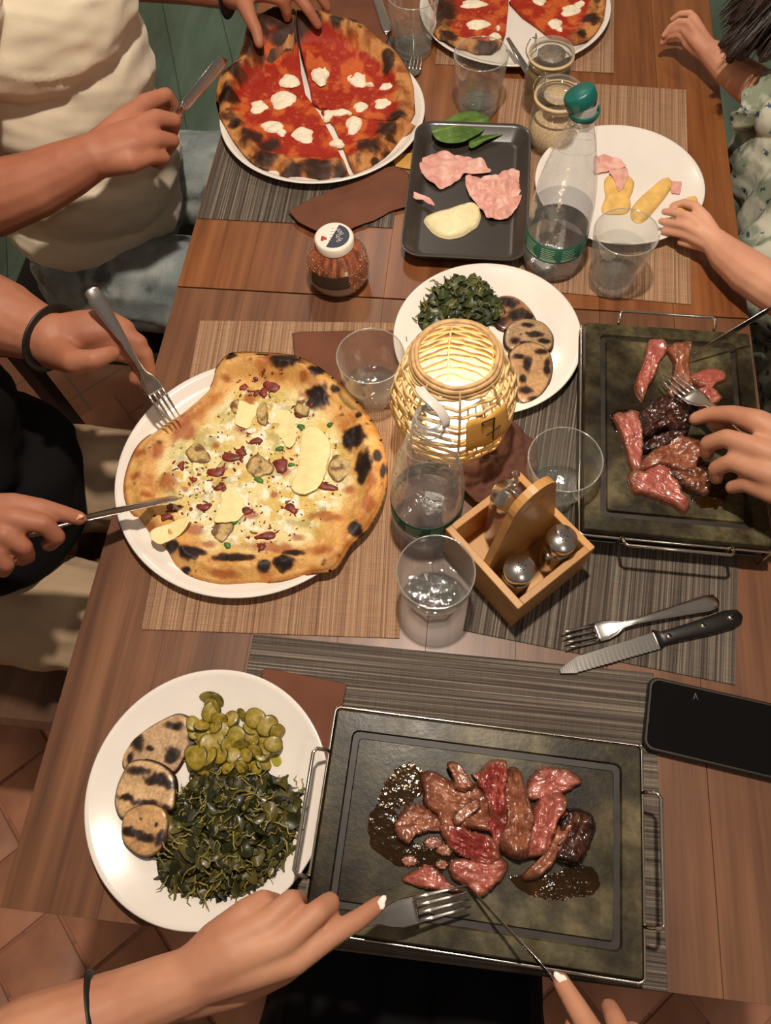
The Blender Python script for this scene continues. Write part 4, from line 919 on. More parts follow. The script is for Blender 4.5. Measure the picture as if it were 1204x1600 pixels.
R4 = [(75, 560), (66, 480), (100, 420), (195, 365), (225, 280), (232, 200), (300, 80), (400, 30), (500, 60), (600, 120), (700, 180), (800, 215), (900, 262), (1000, 310), (1062, 380), (1085, 450), (1090, 560), (1095, 650), (1035, 680), (960, 770), (870, 835), (790, 868), (765, 893), (700, 890), (600, 905), (500, 890), (395, 888), (370, 858), (270, 850), (200, 780), (130, 690), (85, 620)]
lift4 = lambda x, y: 2.0 + 4.2 * max(0, min(1, (330 - y) / 300)) * max(0, min(1, (800 - x) / 300))
R4w = [K2(x, y, lift4(x, y)) for x, y in R4]
C4 = K2(572, 535, z4)[:2]; rd4 = Round(R4w, C4)
_lf = lambda X: 3.6 * sstep(113, 127, X[:, 1] - .25 * (X[:, 0] + 25))
und4 = lambda X: plate_under(PC[4], 16.7)(X) * (1 - np.clip(_lf(X), 0, 1) * 0) + _lf(X)
ch4 = [(120, 500, 50, 50), (160, 400, 60, 34), (155, 622, 36, 26), (255, 290, 60, 70), (330, 120, 90, 100), (430, 160, 100, 70), (520, 130, 70, 50), (955, 320, 34, 44), (700, 190, 40, 24), (240, 690, 70, 44), (330, 720, 60, 40), (300, 800, 70, 50), (450, 850, 60, 40), (590, 850, 90, 52), (700, 860, 50, 40), (850, 730, 70, 50), (950, 650, 60, 60), (1000, 580, 50, 46), (890, 800, 30, 20), (400, 230, 60, 50), (610, 90, 40, 30), (780, 200, 40, 20), (960, 760, 40, 30)]
K2L = lambda x, y, z: K2(x, y, lift4(x, y) + .8)
h4, c4 = red_pizza_funcs(rd4, K2L, 2.4, ch4 + [(300, 200, 70, 60), (350, 60, 110, 50), (270, 260, 50, 60), (560, 150, 60, 40)], 40)
G4 = 'slices of the red pizza on the left'
def sl(K, pts, z): return [K(x, y, lift4(x, y) if z is None else z) for x, y in pts]
S4 = [(sl(K2, [(552, 515), (575, 545), (600, 580), (665, 700), (735, 860), (755, 893), (700, 892), (600, 907), (500, 892), (395, 890), (370, 860), (270, 852), (200, 780), (130, 690), (85, 620), (66, 545), (66, 480), (100, 420), (195, 365), (225, 280), (232, 200), (300, 80), (400, 30), (470, 40), (482, 130), (488, 240), (500, 380), (520, 470)], None), 'largest slice of the left red pizza, at its left side with most of the mozzarella'),
      (sl(K2, [(560, 512), (545, 420), (515, 310), (496, 230), (490, 130), (480, 45), (600, 120), (700, 180), (800, 215), (900, 262), (1000, 310), (1062, 380), (1085, 450), (1092, 560), (1060, 620), (960, 605), (850, 592), (700, 552), (600, 535)], None), 'upper right slice of the left red pizza'),
      (sl(K2, [(600, 550), (700, 566), (850, 604), (960, 618), (1060, 632), (1098, 650), (1035, 684), (960, 772), (870, 837), (792, 870), (778, 880), (752, 830), (712, 720), (672, 630), (620, 575)], None), 'lower right slice of the left red pizza')]
for i, (P, lb) in enumerate(S4):
    P = np.array(P)[:, :2]; ctr = (P.mean(0) * .6 + np.array([P[:, 0].min() + P[:, 0].max(), P[:, 1].min() + P[:, 1].max()]) / 2 * .4)
    t = thing('pizza_slice', lb, 'pizza', (ctr[0], ctr[1], .6), G4)
    slab('slice_base', P, M['saucy'], t, nr=60, nt=300, hf=h4, colf=c4, z=.18, under=und4, sub=0, center=ctr, wall=.7)
    for j, (x, y, a, b_) in enumerate([[(440, 410, 50, 46), (278, 558, 46, 38), (405, 522, 72, 48), (350, 660, 62, 28), (400, 690, 26, 20), (515, 705, 60, 46), (690, 745, 40, 24), (640, 600, 24, 34)], [(600, 378, 52, 54), (797, 408, 54, 44), (860, 440, 24, 10), (952, 450, 40, 20), (925, 540, 46, 28), (812, 558, 40, 24)], [(700, 586, 60, 18), (775, 650, 44, 46)]][i]):
        X = np.array([K2(x, y, 2.2)[:2]]); zt = .18 + und4(X)[0] + h4(X, None)[0]; mozz(t, K2, x, y, a, b_, zt + .12, j + i * 10)
R6 = [(150, -60), (210, 30), (215, 110), (200, 185), (235, 225), (300, 250), (400, 262), (470, 270), (560, 262), (600, 250), (640, 230), (760, 215), (860, 210), (1000, 250), (1060, 205), (1100, 170), (1140, 100), (1155, 0), (1150, -100), (1000, -300), (600, -400), (250, -250)]
R6w = [K3(x, y, 2) for x, y in R6]; rd6 = Round(R6w, K3(620, 0, 2)[:2] + [0, -.5])
h6, c6 = red_pizza_funcs(rd6, K3, 2, [(270, 60, 70, 90), (290, 200, 60, 40), (1080, 100, 60, 30), (500, 250, 80, 30), (1020, 180, 30, 20), (230, 20, 40, 60)], 60)
for lb, pts, ms in (('red pizza wedge at the far edge with a charred black left crust', [(150, -60), (210, 30), (213, 110), (200, 185), (235, 225), (300, 235), (380, 240), (440, 262), (520, 262), (570, 235), (600, 150), (615, 0), (618, -60), (560, -150), (400, -200), (250, -170)], [(420, 20, 74, 26), (445, 135, 70, 26), (560, 155, 13, 13), (545, 205, 34, 24)]),
                    ('red pizza wedge at the far edge with its point towards the swing-top jars', [(625, -20), (700, 60), (780, 115), (850, 172), (920, 190), (985, 215), (1060, 205), (1100, 170), (1142, 100), (1155, 0), (1150, -100), (1000, -160), (800, -120)], [(960, 55, 54, 34), (1010, 25, 30, 20), (875, 130, 42, 26), (790, 5, 40, 20), (900, 160, 20, 14)])):
    P = np.array([K3(x, y, 2) for x, y in pts])[:, :2]; ctr = P.mean(0); t = thing('pizza_slice', lb, 'pizza', (ctr[0], ctr[1], .6))
    slab('slice_base', P, M['saucy'], t, nr=44, nt=220, hf=h6, colf=c6, z=.18, under=plate_under(PC[6], 16.6), sub=0, center=ctr, wall=.7)
    for j, (x, y, a, b_) in enumerate(ms):
        X = np.array([K3(x, y, 2)[:2]]); mozz(t, K3, x, y, a, b_, .18 + plate_under(PC[6], 16.6)(X)[0] + h6(X, None)[0] + .12, j + 70)

# ---- beef
kinds = {'pink': (L(178, 92, 80), L(134, 76, 56), L(206, 132, 114)), 'tan': (L(150, 88, 62), L(112, 62, 42), L(190, 128, 96)), 'red': (L(140, 46, 40), L(146, 84, 62), L(182, 88, 72)),
         'brown': (L(112, 62, 42), L(70, 38, 26), L(160, 100, 70)), 'dark': (L(62, 30, 22), L(34, 18, 14), L(104, 60, 40))}
def beef(K, pts, kind, z, h, label, seed, bend=.0, group=None, name='beef_slice'):
    P = np.array([K(x, y, z + h * .6) for x, y in pts])[:, :2]; P = P.mean(0) + (P - P.mean(0)) * 1.19; A, B_, C_ = kinds[kind]
    c = P - P.mean(0); u, s_, vt = np.linalg.svd(c, full_matrices=False); ax = vt[0]; pr = vt[1]
    m_ = P.mean(0)
    def hf(X, r):
        d = (X - m_) @ pr; n = fbm(X, 1.3, 3, seed); n2 = fbm(np.c_[X @ ax * .35, X @ pr], .35, 2, seed + 1)
        return (h * (.75 + 1.0 * n) + .26 * n2 * h + bend * h * np.clip(d, -2, 2) * .3) * np.sqrt(np.clip(1 - r ** 9, 0, 1)) + .04
    def cf(X, r):
        st = fbm(np.c_[X @ ax * .3, X @ pr], .3, 3, seed + 2); n = fbm(X, 1.2, 3, seed + 3)
        c = mixc(np.tile(A, (len(X), 1)), C_, sstep(.0, .3, st + n * .5)); c = mixc(c, A * .62, sstep(.05, .3, -st) * .6)
        c = mixc(c, B_, sstep(.66, .9, r + n * .5)); return mixc(c, B_ * .5, sstep(.95, 1.0, r) * .7)
    return slab(name, P, M['meat'], nr=26, nt=110, z=z, hf=hf, colf=cf, sub=4, jag=.45, label=label, cat='meat', group=group, wall=.8)
Zs = 5.02; g = ' on the nearest stone grill'
beef(K15, [(960, 540), (1000, 380), (1060, 350), (1140, 380), (1155, 470), (1110, 570), (1060, 620), (980, 600)], 'dark', Zs, 1.9, 'dark charred end piece of beef, rightmost' + g, 11)
beef(K15, [(780, 680), (850, 610), (900, 560), (940, 480), (980, 390), (1020, 360), (1060, 380), (1010, 500), (960, 600), (880, 680), (830, 700)], 'tan', Zs, 1.5, 'narrow brown beef slice leaning on the charred end piece' + g, 12)
beef(K15, [(770, 580), (800, 520), (820, 400), (860, 300), (900, 268), (990, 275), (1000, 340), (960, 400), (940, 480), (900, 560), (850, 572)], 'pink', Zs + .2, 2.0, 'bright pink upright beef slice right of the striated brown one' + g, 13)
beef(K15, [(800, 225), (830, 160), (870, 120), (960, 115), (1050, 150), (1065, 190), (960, 250), (880, 275), (810, 262)], 'pink', Zs, 1.2, 'pink beef slice lying alone at the upper right' + g, 14)
beef(K15, [(530, 190), (490, 150), (520, 140), (560, 150), (580, 200), (560, 260)], 'pink', Zs, 1.2, 'small pink beef piece wedged at the back' + g, 15)
beef(K15, [(225, 170), (300, 150), (370, 190), (480, 200), (540, 260), (580, 350), (550, 430), (470, 420), (400, 440), (330, 430), (300, 350), (245, 310), (240, 240)], 'tan', Zs, 1.6, 'broad brown beef slice, at the upper left' + g, 16)
beef(K15, [(362, 95), (392, 78), (430, 105), (465, 160), (490, 195), (470, 215), (400, 212), (385, 150)], 'tan', Zs + 1.2, .9, 'narrow beef tip pointing away behind the broad brown slice' + g, 17)
beef(K15, [(390, 380), (430, 330), (500, 290), (520, 320), (470, 370), (410, 415)], 'tan', Zs + 1.5, .5, 'small light scrap of beef lying on the broad brown slice' + g, 18)
beef(K15, [(70, 450), (110, 360), (160, 320), (240, 340), (310, 400), (325, 450), (230, 455), (170, 480), (140, 515)], 'tan', Zs, 1.3, 'ragged brown beef slice, leftmost' + g, 19)
beef(K15, [(530, 190), (570, 100), (630, 80), (670, 100), (672, 200), (680, 300), (640, 380), (600, 350), (572, 300), (560, 240)], 'red', Zs + .3, 2.0, 'tall rare red beef slice standing at the back' + g, 20)
beef(K15, [(550, 440), (600, 370), (672, 310), (675, 400), (652, 470), (650, 535), (615, 505), (590, 455)], 'red', Zs + .2, 1.4, 'thin rare beef strip left of the striated brown slice' + g, 21)
beef(K15, [(675, 230), (690, 150), (745, 145), (772, 220), (800, 300), (822, 380), (805, 480), (790, 560), (740, 575), (660, 530), (655, 480), (680, 380), (670, 290)], 'tan', Zs + .3, 2.1, 'large striated brown beef slice in the middle' + g, 22)
beef(K15, [(330, 440), (400, 420), (470, 460), (560, 480), (612, 520), (618, 600), (560, 632), (470, 600), (400, 560), (350, 500)], 'red', Zs + .1, 1.7, 'rare red beef slice with a tan edge, lower middle' + g, 23)
beef(K15, [(385, 650), (420, 620), (520, 620), (620, 612), (662, 640), (650, 700), (590, 760), (530, 805), (470, 760), (400, 710)], 'pink', Zs, 1.4, 'thick pink beef piece at the tip of the knife' + g, 24)
beef(K15, [(125, 728), (180, 680), (250, 655), (300, 690), (350, 740), (412, 785), (300, 778), (200, 760)], 'pink', Zs, .9, 'pink beef slice held under the fork' + g, 25)
for i, (x, y, a) in enumerate([(140, 622, 40), (318, 642, 32), (335, 560, 44), (270, 520, 44)]):
    beef(K15, [(x + a * math.cos(t), y + a * .7 * math.sin(t)) for t in np.linspace(0, 6.28, 8)[:-1]], 'tan', Zs, .45, ['leftmost small scrap of beef, above the forked slice on the nearest grill', 'small scrap of beef left of the thick pink piece at the knife tip', 'middle small scrap of beef under the rare red slice with tan edge', 'uppermost small scrap of beef, below the ragged leftmost slice'][i], 30 + i, group='beef scraps in the juice', name='beef_scrap')
g = ' on the far stone grill'
beef(K16, [(280, 370), (330, 240), (360, 100), (430, 80), (500, 110), (508, 190), (460, 240), (420, 360), (350, 470), (330, 555), (290, 500), (265, 430)], 'pink', Zs, 1.3, 'long pink beef slice at the upper left' + g, 41)
beef(K16, [(545, 150), (620, 110), (735, 100), (735, 160), (720, 230), (735, 400), (745, 480), (640, 530), (560, 570), (535, 520), (580, 400), (600, 270), (570, 200)], 'tan', Zs, 1.4, 'long tan beef slice touched by the knife tip' + g, 42)
beef(K16, [(745, 380), (800, 355), (900, 320), (1030, 350), (1030, 410), (960, 440), (910, 500), (850, 470), (760, 430)], 'pink', Zs, .9, 'ragged pink beef slice at the upper right' + g, 43)
beef(K16, [(780, 530), (850, 500), (930, 500), (995, 560), (990, 600), (920, 640), (830, 640), (770, 600)], 'pink', Zs, 1.2, 'pink beef piece just behind the hand' + g, 44)
beef(K16, [(320, 700), (400, 640), (500, 570), (620, 590), (700, 640), (722, 740), (700, 830), (620, 860), (500, 840), (400, 900), (330, 880), (310, 780)], 'dark', Zs, 1.9, 'large dark seared beef piece in the middle' + g, 45)
beef(K16, [(75, 760), (120, 730), (278, 728), (295, 850), (300, 1000), (292, 1150), (270, 1245), (200, 1150), (165, 1000), (110, 850)], 'pink', Zs, 1.2, 'long upright pink beef slice, leftmost' + g, 46)
beef(K16, [(330, 1000), (400, 930), (490, 900), (600, 860), (690, 890), (620, 960), (480, 1010), (360, 1035)], 'dark', Zs + .2, 1.4, 'narrow dark beef slice before the large seared piece' + g, 47)
beef(K16, [(290, 1200), (340, 1120), (420, 1050), (540, 990), (680, 930), (780, 980), (820, 1080), (780, 1190), (700, 1225), (560, 1190), (440, 1170), (330, 1222)], 'tan', Zs, 1.6, 'broad glazed brown beef slice below the middle' + g, 48)
beef(K16, [(545, 1230), (700, 1225), (800, 1200), (880, 1180), (920, 1300), (880, 1420), (760, 1400), (640, 1330), (580, 1280)], 'brown', Zs, 1.4, 'dark red brown beef slice at the lower right' + g, 49)
beef(K16, [(240, 1270), (330, 1210), (450, 1178), (560, 1235), (572, 1290), (620, 1330), (650, 1430), (700, 1490), (650, 1552), (560, 1500), (440, 1450), (340, 1420), (270, 1400)], 'pink', Zs, 1.3, 'thick pink beef piece, lowest of those' + g, 50)
M['juice'] = clear('meat_juice', (.74, .62, .46), .12, .025, .16, scat=0, b=.35, bs=110)
def juice(K, pts, label, z=Zs): slab('meat_juice', [K(x, y, z) for x, y in pts], M['juice'], nr=16, nt=90, z=z, hf=lambda X, r: (.05 + .22 * fbm(X, .45, 3, 9)).clip(.02) * np.sqrt(np.clip(1 - r ** 4, 0, 1)), jag=.9, label=label, cat='juice', kind='stuff')
juice(K15, [(10, 180), (100, 90), (220, 120), (200, 260), (60, 330), (-30, 300)], 'brown bubbling juice pool at the upper left of the nearest grill')
juice(K15, [(-60, 330), (60, 330), (90, 480), (200, 530), (420, 560), (420, 640), (300, 700), (420, 800), (250, 660), (60, 640), (-70, 520)], 'shiny meat juice around the scraps on the nearest grill')
juice(K15, [(700, 700), (900, 700), (1060, 640), (1180, 690), (1150, 800), (950, 830), (760, 790)], 'dark juice stain below the charred end piece on the nearest grill')
juice(K16, [(740, 1440), (900, 1320), (1040, 1330), (1060, 1440), (960, 1560), (800, 1540)], 'sparkling juice pool at the lower right of the far grill')
juice(K16, [(30, 720), (120, 690), (290, 690), (200, 760), (80, 800), (100, 900), (40, 830)], 'thin greasy film beside the leftmost slice of the far grill')

# ---- vegetables
def greens(name, K, pts, z, hmax, n, label, pal, stems, size=(.9, 2.0), loose=(), seed=0):
    rr = random.Random(seed); P = catmull(np.array([K(x, y, z)[:2] for x, y in pts]), 3); c = P.mean(0); rd = Round(P, c); V = []; F = []; C = []; k0 = 0
    def inside(m=1.0):
        a = rr.uniform(-math.pi, math.pi); q = math.sqrt(rr.random()) * m; R = np.interp(a, rd.th, rd.R); return c + q * R * np.array([math.cos(a), math.sin(a)]), q
    for i in range(n):
        p, q = inside(.97); hz = hmax * (1 - q ** 2.2) * rr.uniform(.15, 1.0); s_ = rr.uniform(*size) / 2; col = np.array(L(*rr.choice(pal))) * rr.uniform(.7, 1.2)
        a = rr.uniform(0, 6.28); tilt = rr.gauss(0, .55); tw = rr.gauss(0, .6); b1, b2 = rr.uniform(-1.4, 1.4), rr.uniform(-1.4, 1.4); asp = rr.uniform(.35, .8); ax = rr.uniform(0, 6.28)
        for u in range(5):
            for w in range(4):
                x = (u / 2 - 1) * s_; y = (w / 1.5 - 1) * s_ * asp * (1 - .75 * (u / 2 - 1) ** 2); zz = b1 * x * x / s_ * .5 + b2 * y * y / s_ + tw * x * y / s_ + rr.uniform(-.08, .08) * s_
                y, zz = y * math.cos(tilt) - zz * math.sin(tilt), y * math.sin(tilt) + zz * math.cos(tilt)
                V.append((p[0] + x * math.cos(a) - y * math.sin(a), p[1] + x * math.sin(a) + y * math.cos(a), max(z + .04, z + hz + zz))); C.append(col * rr.uniform(.85, 1.15))
        for u in range(4):
            for w in range(3): F.append((k0 + u * 4 + w, k0 + u * 4 + 4 + w, k0 + u * 4 + 5 + w, k0 + u * 4 + 1 + w))
        k0 += 20
    for i in range(stems):
        p, q = inside(1.12 if i % 3 == 0 else .95); a = rr.uniform(0, 6.28); Ls = rr.uniform(1.0, 2.6); hz = z + .12 + hmax * max(0, 1 - q ** 2) * rr.uniform(.5, 1.05)
        path = []; 
        for t in range(6): path.append((p[0] + Ls * t / 5 * math.cos(a), p[1] + Ls * t / 5 * math.sin(a), max(z + .08, hz + .1 * math.sin(t * 1.3 + i)))); a += rr.uniform(-.35, .35)
        v, f = tube(path, [.08, .09, .1, .09, .08, .03], 5); V += list(map(tuple, v)); F += [tuple(x + k0 for x in q_) for q_ in f]; col = L(*rr.choice([(156, 138, 62), (132, 118, 50), (104, 100, 44)])) * rr.uniform(.8, 1.1); C += [col] * len(v); k0 += len(v)
    for (x0, y0, x1, y1, x2, y2, r_) in loose:
        v, f = tube(catmull([K(x0, y0, z + .9), K(x1, y1, z + .5), K(x2, y2, z + .12)], 5, False), r_, 6); V += list(map(tuple, v)); F += [tuple(x + k0 for x in q_) for q_ in f]; C += [L(108, 104, 52)] * len(v); k0 += len(v)
    t = thing(name, label, 'vegetables', (c[0], c[1], z)); t['kind'] = 'stuff'
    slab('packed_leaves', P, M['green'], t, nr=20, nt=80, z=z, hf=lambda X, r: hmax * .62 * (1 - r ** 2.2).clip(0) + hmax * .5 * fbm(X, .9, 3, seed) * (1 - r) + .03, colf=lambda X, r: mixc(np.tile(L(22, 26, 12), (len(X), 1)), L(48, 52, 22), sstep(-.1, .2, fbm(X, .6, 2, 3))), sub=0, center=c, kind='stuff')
    mesh('leaf_scraps', V, F, M['green'], t, cols=np.array(C), kind='stuff'); return t
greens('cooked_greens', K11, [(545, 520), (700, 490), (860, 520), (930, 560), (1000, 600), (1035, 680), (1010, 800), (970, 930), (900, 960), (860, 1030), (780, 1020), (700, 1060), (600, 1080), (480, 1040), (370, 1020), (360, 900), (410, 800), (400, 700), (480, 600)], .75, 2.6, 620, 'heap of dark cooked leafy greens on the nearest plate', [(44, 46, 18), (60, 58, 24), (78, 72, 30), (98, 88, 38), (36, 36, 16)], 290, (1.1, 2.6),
       loose=[(430, 960, 440, 1060, 420, 1125, .13), (575, 1060, 560, 1130, 538, 1215, .06), (360, 870, 400, 940, 430, 1000, .12), (700, 1040, 690, 1080, 680, 1110, .07), (400, 900, 350, 890, 325, 895, .08), (900, 830, 940, 820, 965, 835, .09), (730, 660, 750, 700, 765, 745, .12), (500, 760, 560, 740, 640, 800, .12), (520, 820, 600, 860, 660, 900, .1), (1000, 600, 1015, 580, 1030, 590, .15)], seed=3)
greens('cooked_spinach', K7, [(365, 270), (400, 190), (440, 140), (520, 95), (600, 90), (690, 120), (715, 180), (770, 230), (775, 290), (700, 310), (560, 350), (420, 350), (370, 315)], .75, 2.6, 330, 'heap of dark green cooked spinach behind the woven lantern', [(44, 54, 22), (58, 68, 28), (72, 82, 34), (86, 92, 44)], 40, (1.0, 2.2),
       loose=[(375, 290, 350, 275, 335, 272, .12), (545, 90, 560, 70, 572, 55, .07), (330, 380, 325, 345, 315, 325, .06)], seed=5)
def cut_slice(K, pts, z, h, label, name, stripes, flesh, rim, seed, tilt=0.0):
    P = np.array([K(x, y, z) for x, y in pts])[:, :2]; c = P.mean(0)
    def cf(X, r):
        n = fbm(X, .7, 3, seed); cc = mixc(np.tile(L(*flesh), (len(X), 1)), L(*flesh) * .78, sstep(-.05, .22, fbm(X, 1.4, 3, seed + 1)))
        w = spotw(X, stripes, K, z, .55, seed + 2, .7); cc = mixc(cc, L(96, 50, 24), np.clip(w * 1.5, 0, 1) * .9); cc = mixc(cc, L(34, 18, 12), w ** 1.3)
        return mixc(cc, L(*rim), sstep(.90, .97, r))
    return slab(name, P, M['mushroom'], nr=22, nt=90, z=z - h, hf=lambda X, r: (h + .25 * fbm(X, 1.6, 3, seed)) * np.sqrt(np.clip(1 - r ** 12, 0, 1)) + tilt * (X[:, 0] - c[0]) * .0, colf=cf, label=label, cat='vegetables', under=lambda X: np.zeros(len(X)) + .02)
M['mushroom'] = vcol('grilled_vegetable', .34, .5, .2, 300, .35, 200, coat=.3)
cut_slice(K11, [(192, 430), (250, 350), (390, 262), (470, 240), (545, 300), (545, 370), (500, 410), (440, 505), (390, 490), (300, 455), (210, 500)], 1.25, .45, 'grilled aubergine slice at the top of the three on the nearest plate', 'aubergine_slice', [(430, 300, 50, 22), (270, 380, 30, 40), (430, 430, 36, 40), (520, 360, 26, 40), (330, 400, 22, 12), (240, 440, 16, 36)], (206, 168, 126), (70, 40, 28), 1)
cut_slice(K11, [(205, 500), (230, 460), (290, 445), (380, 470), (440, 530), (442, 620), (430, 675), (360, 700), (250, 690), (195, 715), (165, 650), (175, 570)], 1.75, .5, 'grilled aubergine slice with two black bars, middle of three on the nearest plate', 'aubergine_slice', [(270, 500, 70, 26), (360, 540, 70, 30), (420, 560, 30, 30), (220, 620, 44, 18), (320, 650, 80, 22), (395, 670, 30, 20)], (224, 182, 132), (44, 26, 18), 2)
cut_slice(K11, [(205, 700), (250, 660), (320, 645), (385, 665), (408, 710), (402, 780), (370, 860), (300, 887), (240, 858), (197, 800)], 2.15, .5, 'round grilled aubergine slice in front, lowest of three on the nearest plate', 'aubergine_slice', [(250, 775, 56, 22), (310, 800, 50, 24), (355, 742, 10, 14), (370, 810, 20, 40), (285, 715, 8, 8)], (210, 162, 108), (90, 56, 34), 3)
cut_slice(K7, [(725, 190), (780, 170), (840, 190), (890, 240), (910, 290), (860, 310), (780, 330), (730, 310), (715, 260)], 1.2, .45, 'dark grilled aubergine slice next to the spinach', 'aubergine_slice', [(780, 210, 50, 26), (820, 260, 60, 30), (750, 290, 34, 26), (870, 270, 24, 18)], (176, 128, 88), (48, 24, 18), 4)
cut_slice(K7, [(768, 340), (790, 300), (860, 275), (940, 290), (985, 345), (985, 400), (960, 425), (880, 430), (800, 420), (768, 390)], 1.6, .45, 'grilled aubergine slice, middle of the three behind the lantern', 'aubergine_slice', [(810, 380, 26, 20), (870, 310, 30, 12), (900, 350, 50, 14), (945, 380, 30, 12), (860, 390, 30, 10)], (186, 152, 112), (52, 26, 22), 5)
cut_slice(K7, [(785, 440), (830, 390), (900, 378), (960, 410), (985, 470), (975, 550), (935, 620), (870, 662), (825, 640), (815, 560)], 2.0, .5, 'large grilled aubergine slice at the front of the three behind the lantern', 'aubergine_slice', [(830, 450, 30, 14), (870, 480, 22, 34), (930, 430, 34, 14), (960, 500, 18, 44), (860, 600, 40, 22), (900, 640, 30, 16), (850, 550, 18, 20)], (206, 160, 112), (56, 28, 20), 6)
def courgette():
    n = 20; V = []; F = []; C = []
    prof = [(.0, .30), (.55, .30), (.85, .28), (1.0, .2), (1.0, .02), (.9, 0), (.0, 0)]
    V, F = lathe([(max(r, .01), z) for r, z in prof], (0, 0, 0), n, lambda a, z: 1 + .05 * math.sin(2 * a) + .04 * math.sin(3 * a + 1), cap0=False)
    V = np.array(V); V[:, 2] += .16 * np.cos(V[:, 0] * 1.3) - .1; r = np.linalg.norm(V[:, :2], axis=1); 
    C = mixc(np.tile(L(156, 134, 42), (len(V), 1)), L(186, 164, 74), sstep(.5, .2, r)); C = mixc(C, L(112, 84, 28), sstep(.05, .25, fbm(V, .5, 2, 1)) * .7); C = mixc(C, L(64, 72, 20), sstep(.9, 1.0, r)); return V, F, C
cV, cF, cC = courgette()
cg = None; rr = random.Random(12)
spots = [(605, 180, 1.5), (600, 235, 1.2), (540, 440, 1.35), (690, 270, 1.0), (800, 265, 1.15), (855, 300, 1.2), (895, 325, 1.0), (840, 360, 1.2), (720, 350, 1.25), (615, 360, 1.3), (735, 385, 1.0), (780, 310, .9), (785, 350, .85), (650, 310, 1.0), (560, 300, .9), (520, 290, .9), (590, 440, 1.1), (640, 430, 1.0), (700, 430, .95), (735, 480, .85), (780, 490, .9), (835, 470, 1.0), (830, 425, .95), (880, 380, 1.0), (570, 480, 1.0), (800, 410, .9), (680, 480, .9), (620, 300, .9), (850, 400, .9), (740, 250, .8), (560, 350, .9), (640, 270, .9), (760, 430, .85), (530, 330, .8), (610, 210, 1.1)]
cpoly = Round([K11(x, y, 1.5) for x, y in [(560, 290), (640, 260), (740, 225), (870, 265), (930, 330), (900, 400), (860, 500), (740, 510), (620, 510), (520, 470), (500, 420), (570, 380), (520, 320)]])
for k in range(26):
    a = rr.uniform(-3.14, 3.14); q = .9 * math.sqrt(rr.random()); p = cpoly.c + q * np.interp(a, cpoly.th, cpoly.R) * np.array([math.cos(a), math.sin(a)]); spots.append((p[0], p[1], rr.uniform(.8, 1.15)))
for i, (x, y, s_) in enumerate(spots):
    p = K11(x, y, 1.1); z = .95 + .8 * rr.random() + (.3 if 250 < y < 450 else 0)
    if cg is None:
        cg = mesh('courgette_slice', cV, cF, M['green'], cols=cC, origin=(0, 0, 0)); o = cg
    else: o = cg.copy(); COL.objects.link(o)
    p = K11(x, y, z) if i < 35 else np.array([x, y, 0]); o.location = (p[0] * .01, p[1] * .01, (z + TZ) * .01); q = 1.0 * s_; o.scale = (q, q * rr.uniform(.75, 1), q * .8); o.rotation_euler = (rr.gauss(0, .38), rr.gauss(0, .38), rr.uniform(0, 6.28))
    tag(o, 'round slice of oily cooked courgette in the heap on the nearest plate', 'vegetables', 'courgette slices on the nearest plate')
cs_ = [o for o in bpy.data.objects if o.name.startswith('courgette_slice')]
for key, lb in ((lambda o: -o.location.y, 'courgette slice farthest from the greens, topmost of the heap'), (lambda o: o.location.y, 'courgette slice lowest in the heap, touching the dark greens'), (lambda o: -o.location.x, 'rightmost courgette slice of the heap, nearest the grill handle'), (lambda o: o.location.x, 'leftmost courgette slice of the heap, nearest the aubergine')):
    o = min([q for q in cs_ if q['label'].startswith('round slice')], key=key); o['label'] = lb
for o in cs_:
    if o['label'].startswith('round slice'): o['label'] = 'round slice of oily cooked courgette inside the heap on the nearest plate'
M['oil_drop'] = clear('oil_smear', (.86, .84, .42), .1, .12, .5)
for i, pts in enumerate([[(740, 190), (780, 180), (825, 200), (800, 220), (750, 210)], [(870, 440), (900, 425), (925, 445), (905, 480), (880, 475)]]):
    slab('oil_smear', [K11(x, y, .65) for x, y in pts], M['oil_drop'], nr=5, nt=30, z=.75, hf=lambda X, r: .03 * (1 - r) + .01, label=['yellow oil smear at the top of the nearest plate', 'small yellow oil drop right of the courgettes on the nearest plate'][i], cat='oil', kind='stuff')

# ---- ham, cheese, basil
M['ham'] = vcol('cooked_ham', .42, .4, .03, 400, .08, 120, sss=.15)
def sheet(K, pts, z, h, m, label, cat, name, seed, base=(222, 160, 146), hi=(236, 186, 170), amp=.8, sc=1.8, th=.12):
    P = []; 
    for a, b_ in zip(pts, pts[1:] + pts[:1]): P += [K(a[0] + (b_[0] - a[0]) * t, a[1] + (b_[1] - a[1]) * t, z) for t in (0, .5)]
    P = np.array(P)[:, :2]; cf = lambda X, r: mixc(mixc(np.tile(L(*base), (len(X), 1)), L(*hi), sstep(-.1, .2, fbm(X, 1.5, 3, seed + 1))), L(*base) * .86, sstep(.12, .25, -fbm(X, 1.1, 3, seed + 3)) * .5)
    return slab(name, P, m, nr=22, nt=100, z=z, under=lambda X: np.abs(fbm(X, sc, 2, seed)) * 2 * amp + amp * .15, hf=lambda X, r: np.full(len(X), th), colf=cf, sub=2, jag=.12, label=label, cat=cat, wall=1)
sheet(K3, [(120, 900), (230, 855), (400, 880), (480, 910), (520, 970), (450, 970), (380, 975), (300, 1030), (240, 1055), (170, 1010), (130, 950)], .7, 1, M['ham'], 'folded slice of pink ham behind the cheese on the black tray', 'ham', 'ham_slice', 1, amp=1.0)
sheet(K3, [(380, 1000), (450, 1000), (560, 980), (630, 945), (705, 970), (700, 1060), (670, 1150), (610, 1220), (510, 1225), (450, 1160), (410, 1110), (380, 1040)], .7, 1, M['ham'], 'crumpled slice of pink ham at the right side of the black tray', 'ham', 'ham_slice', 2, amp=1.5, sc=1.5)
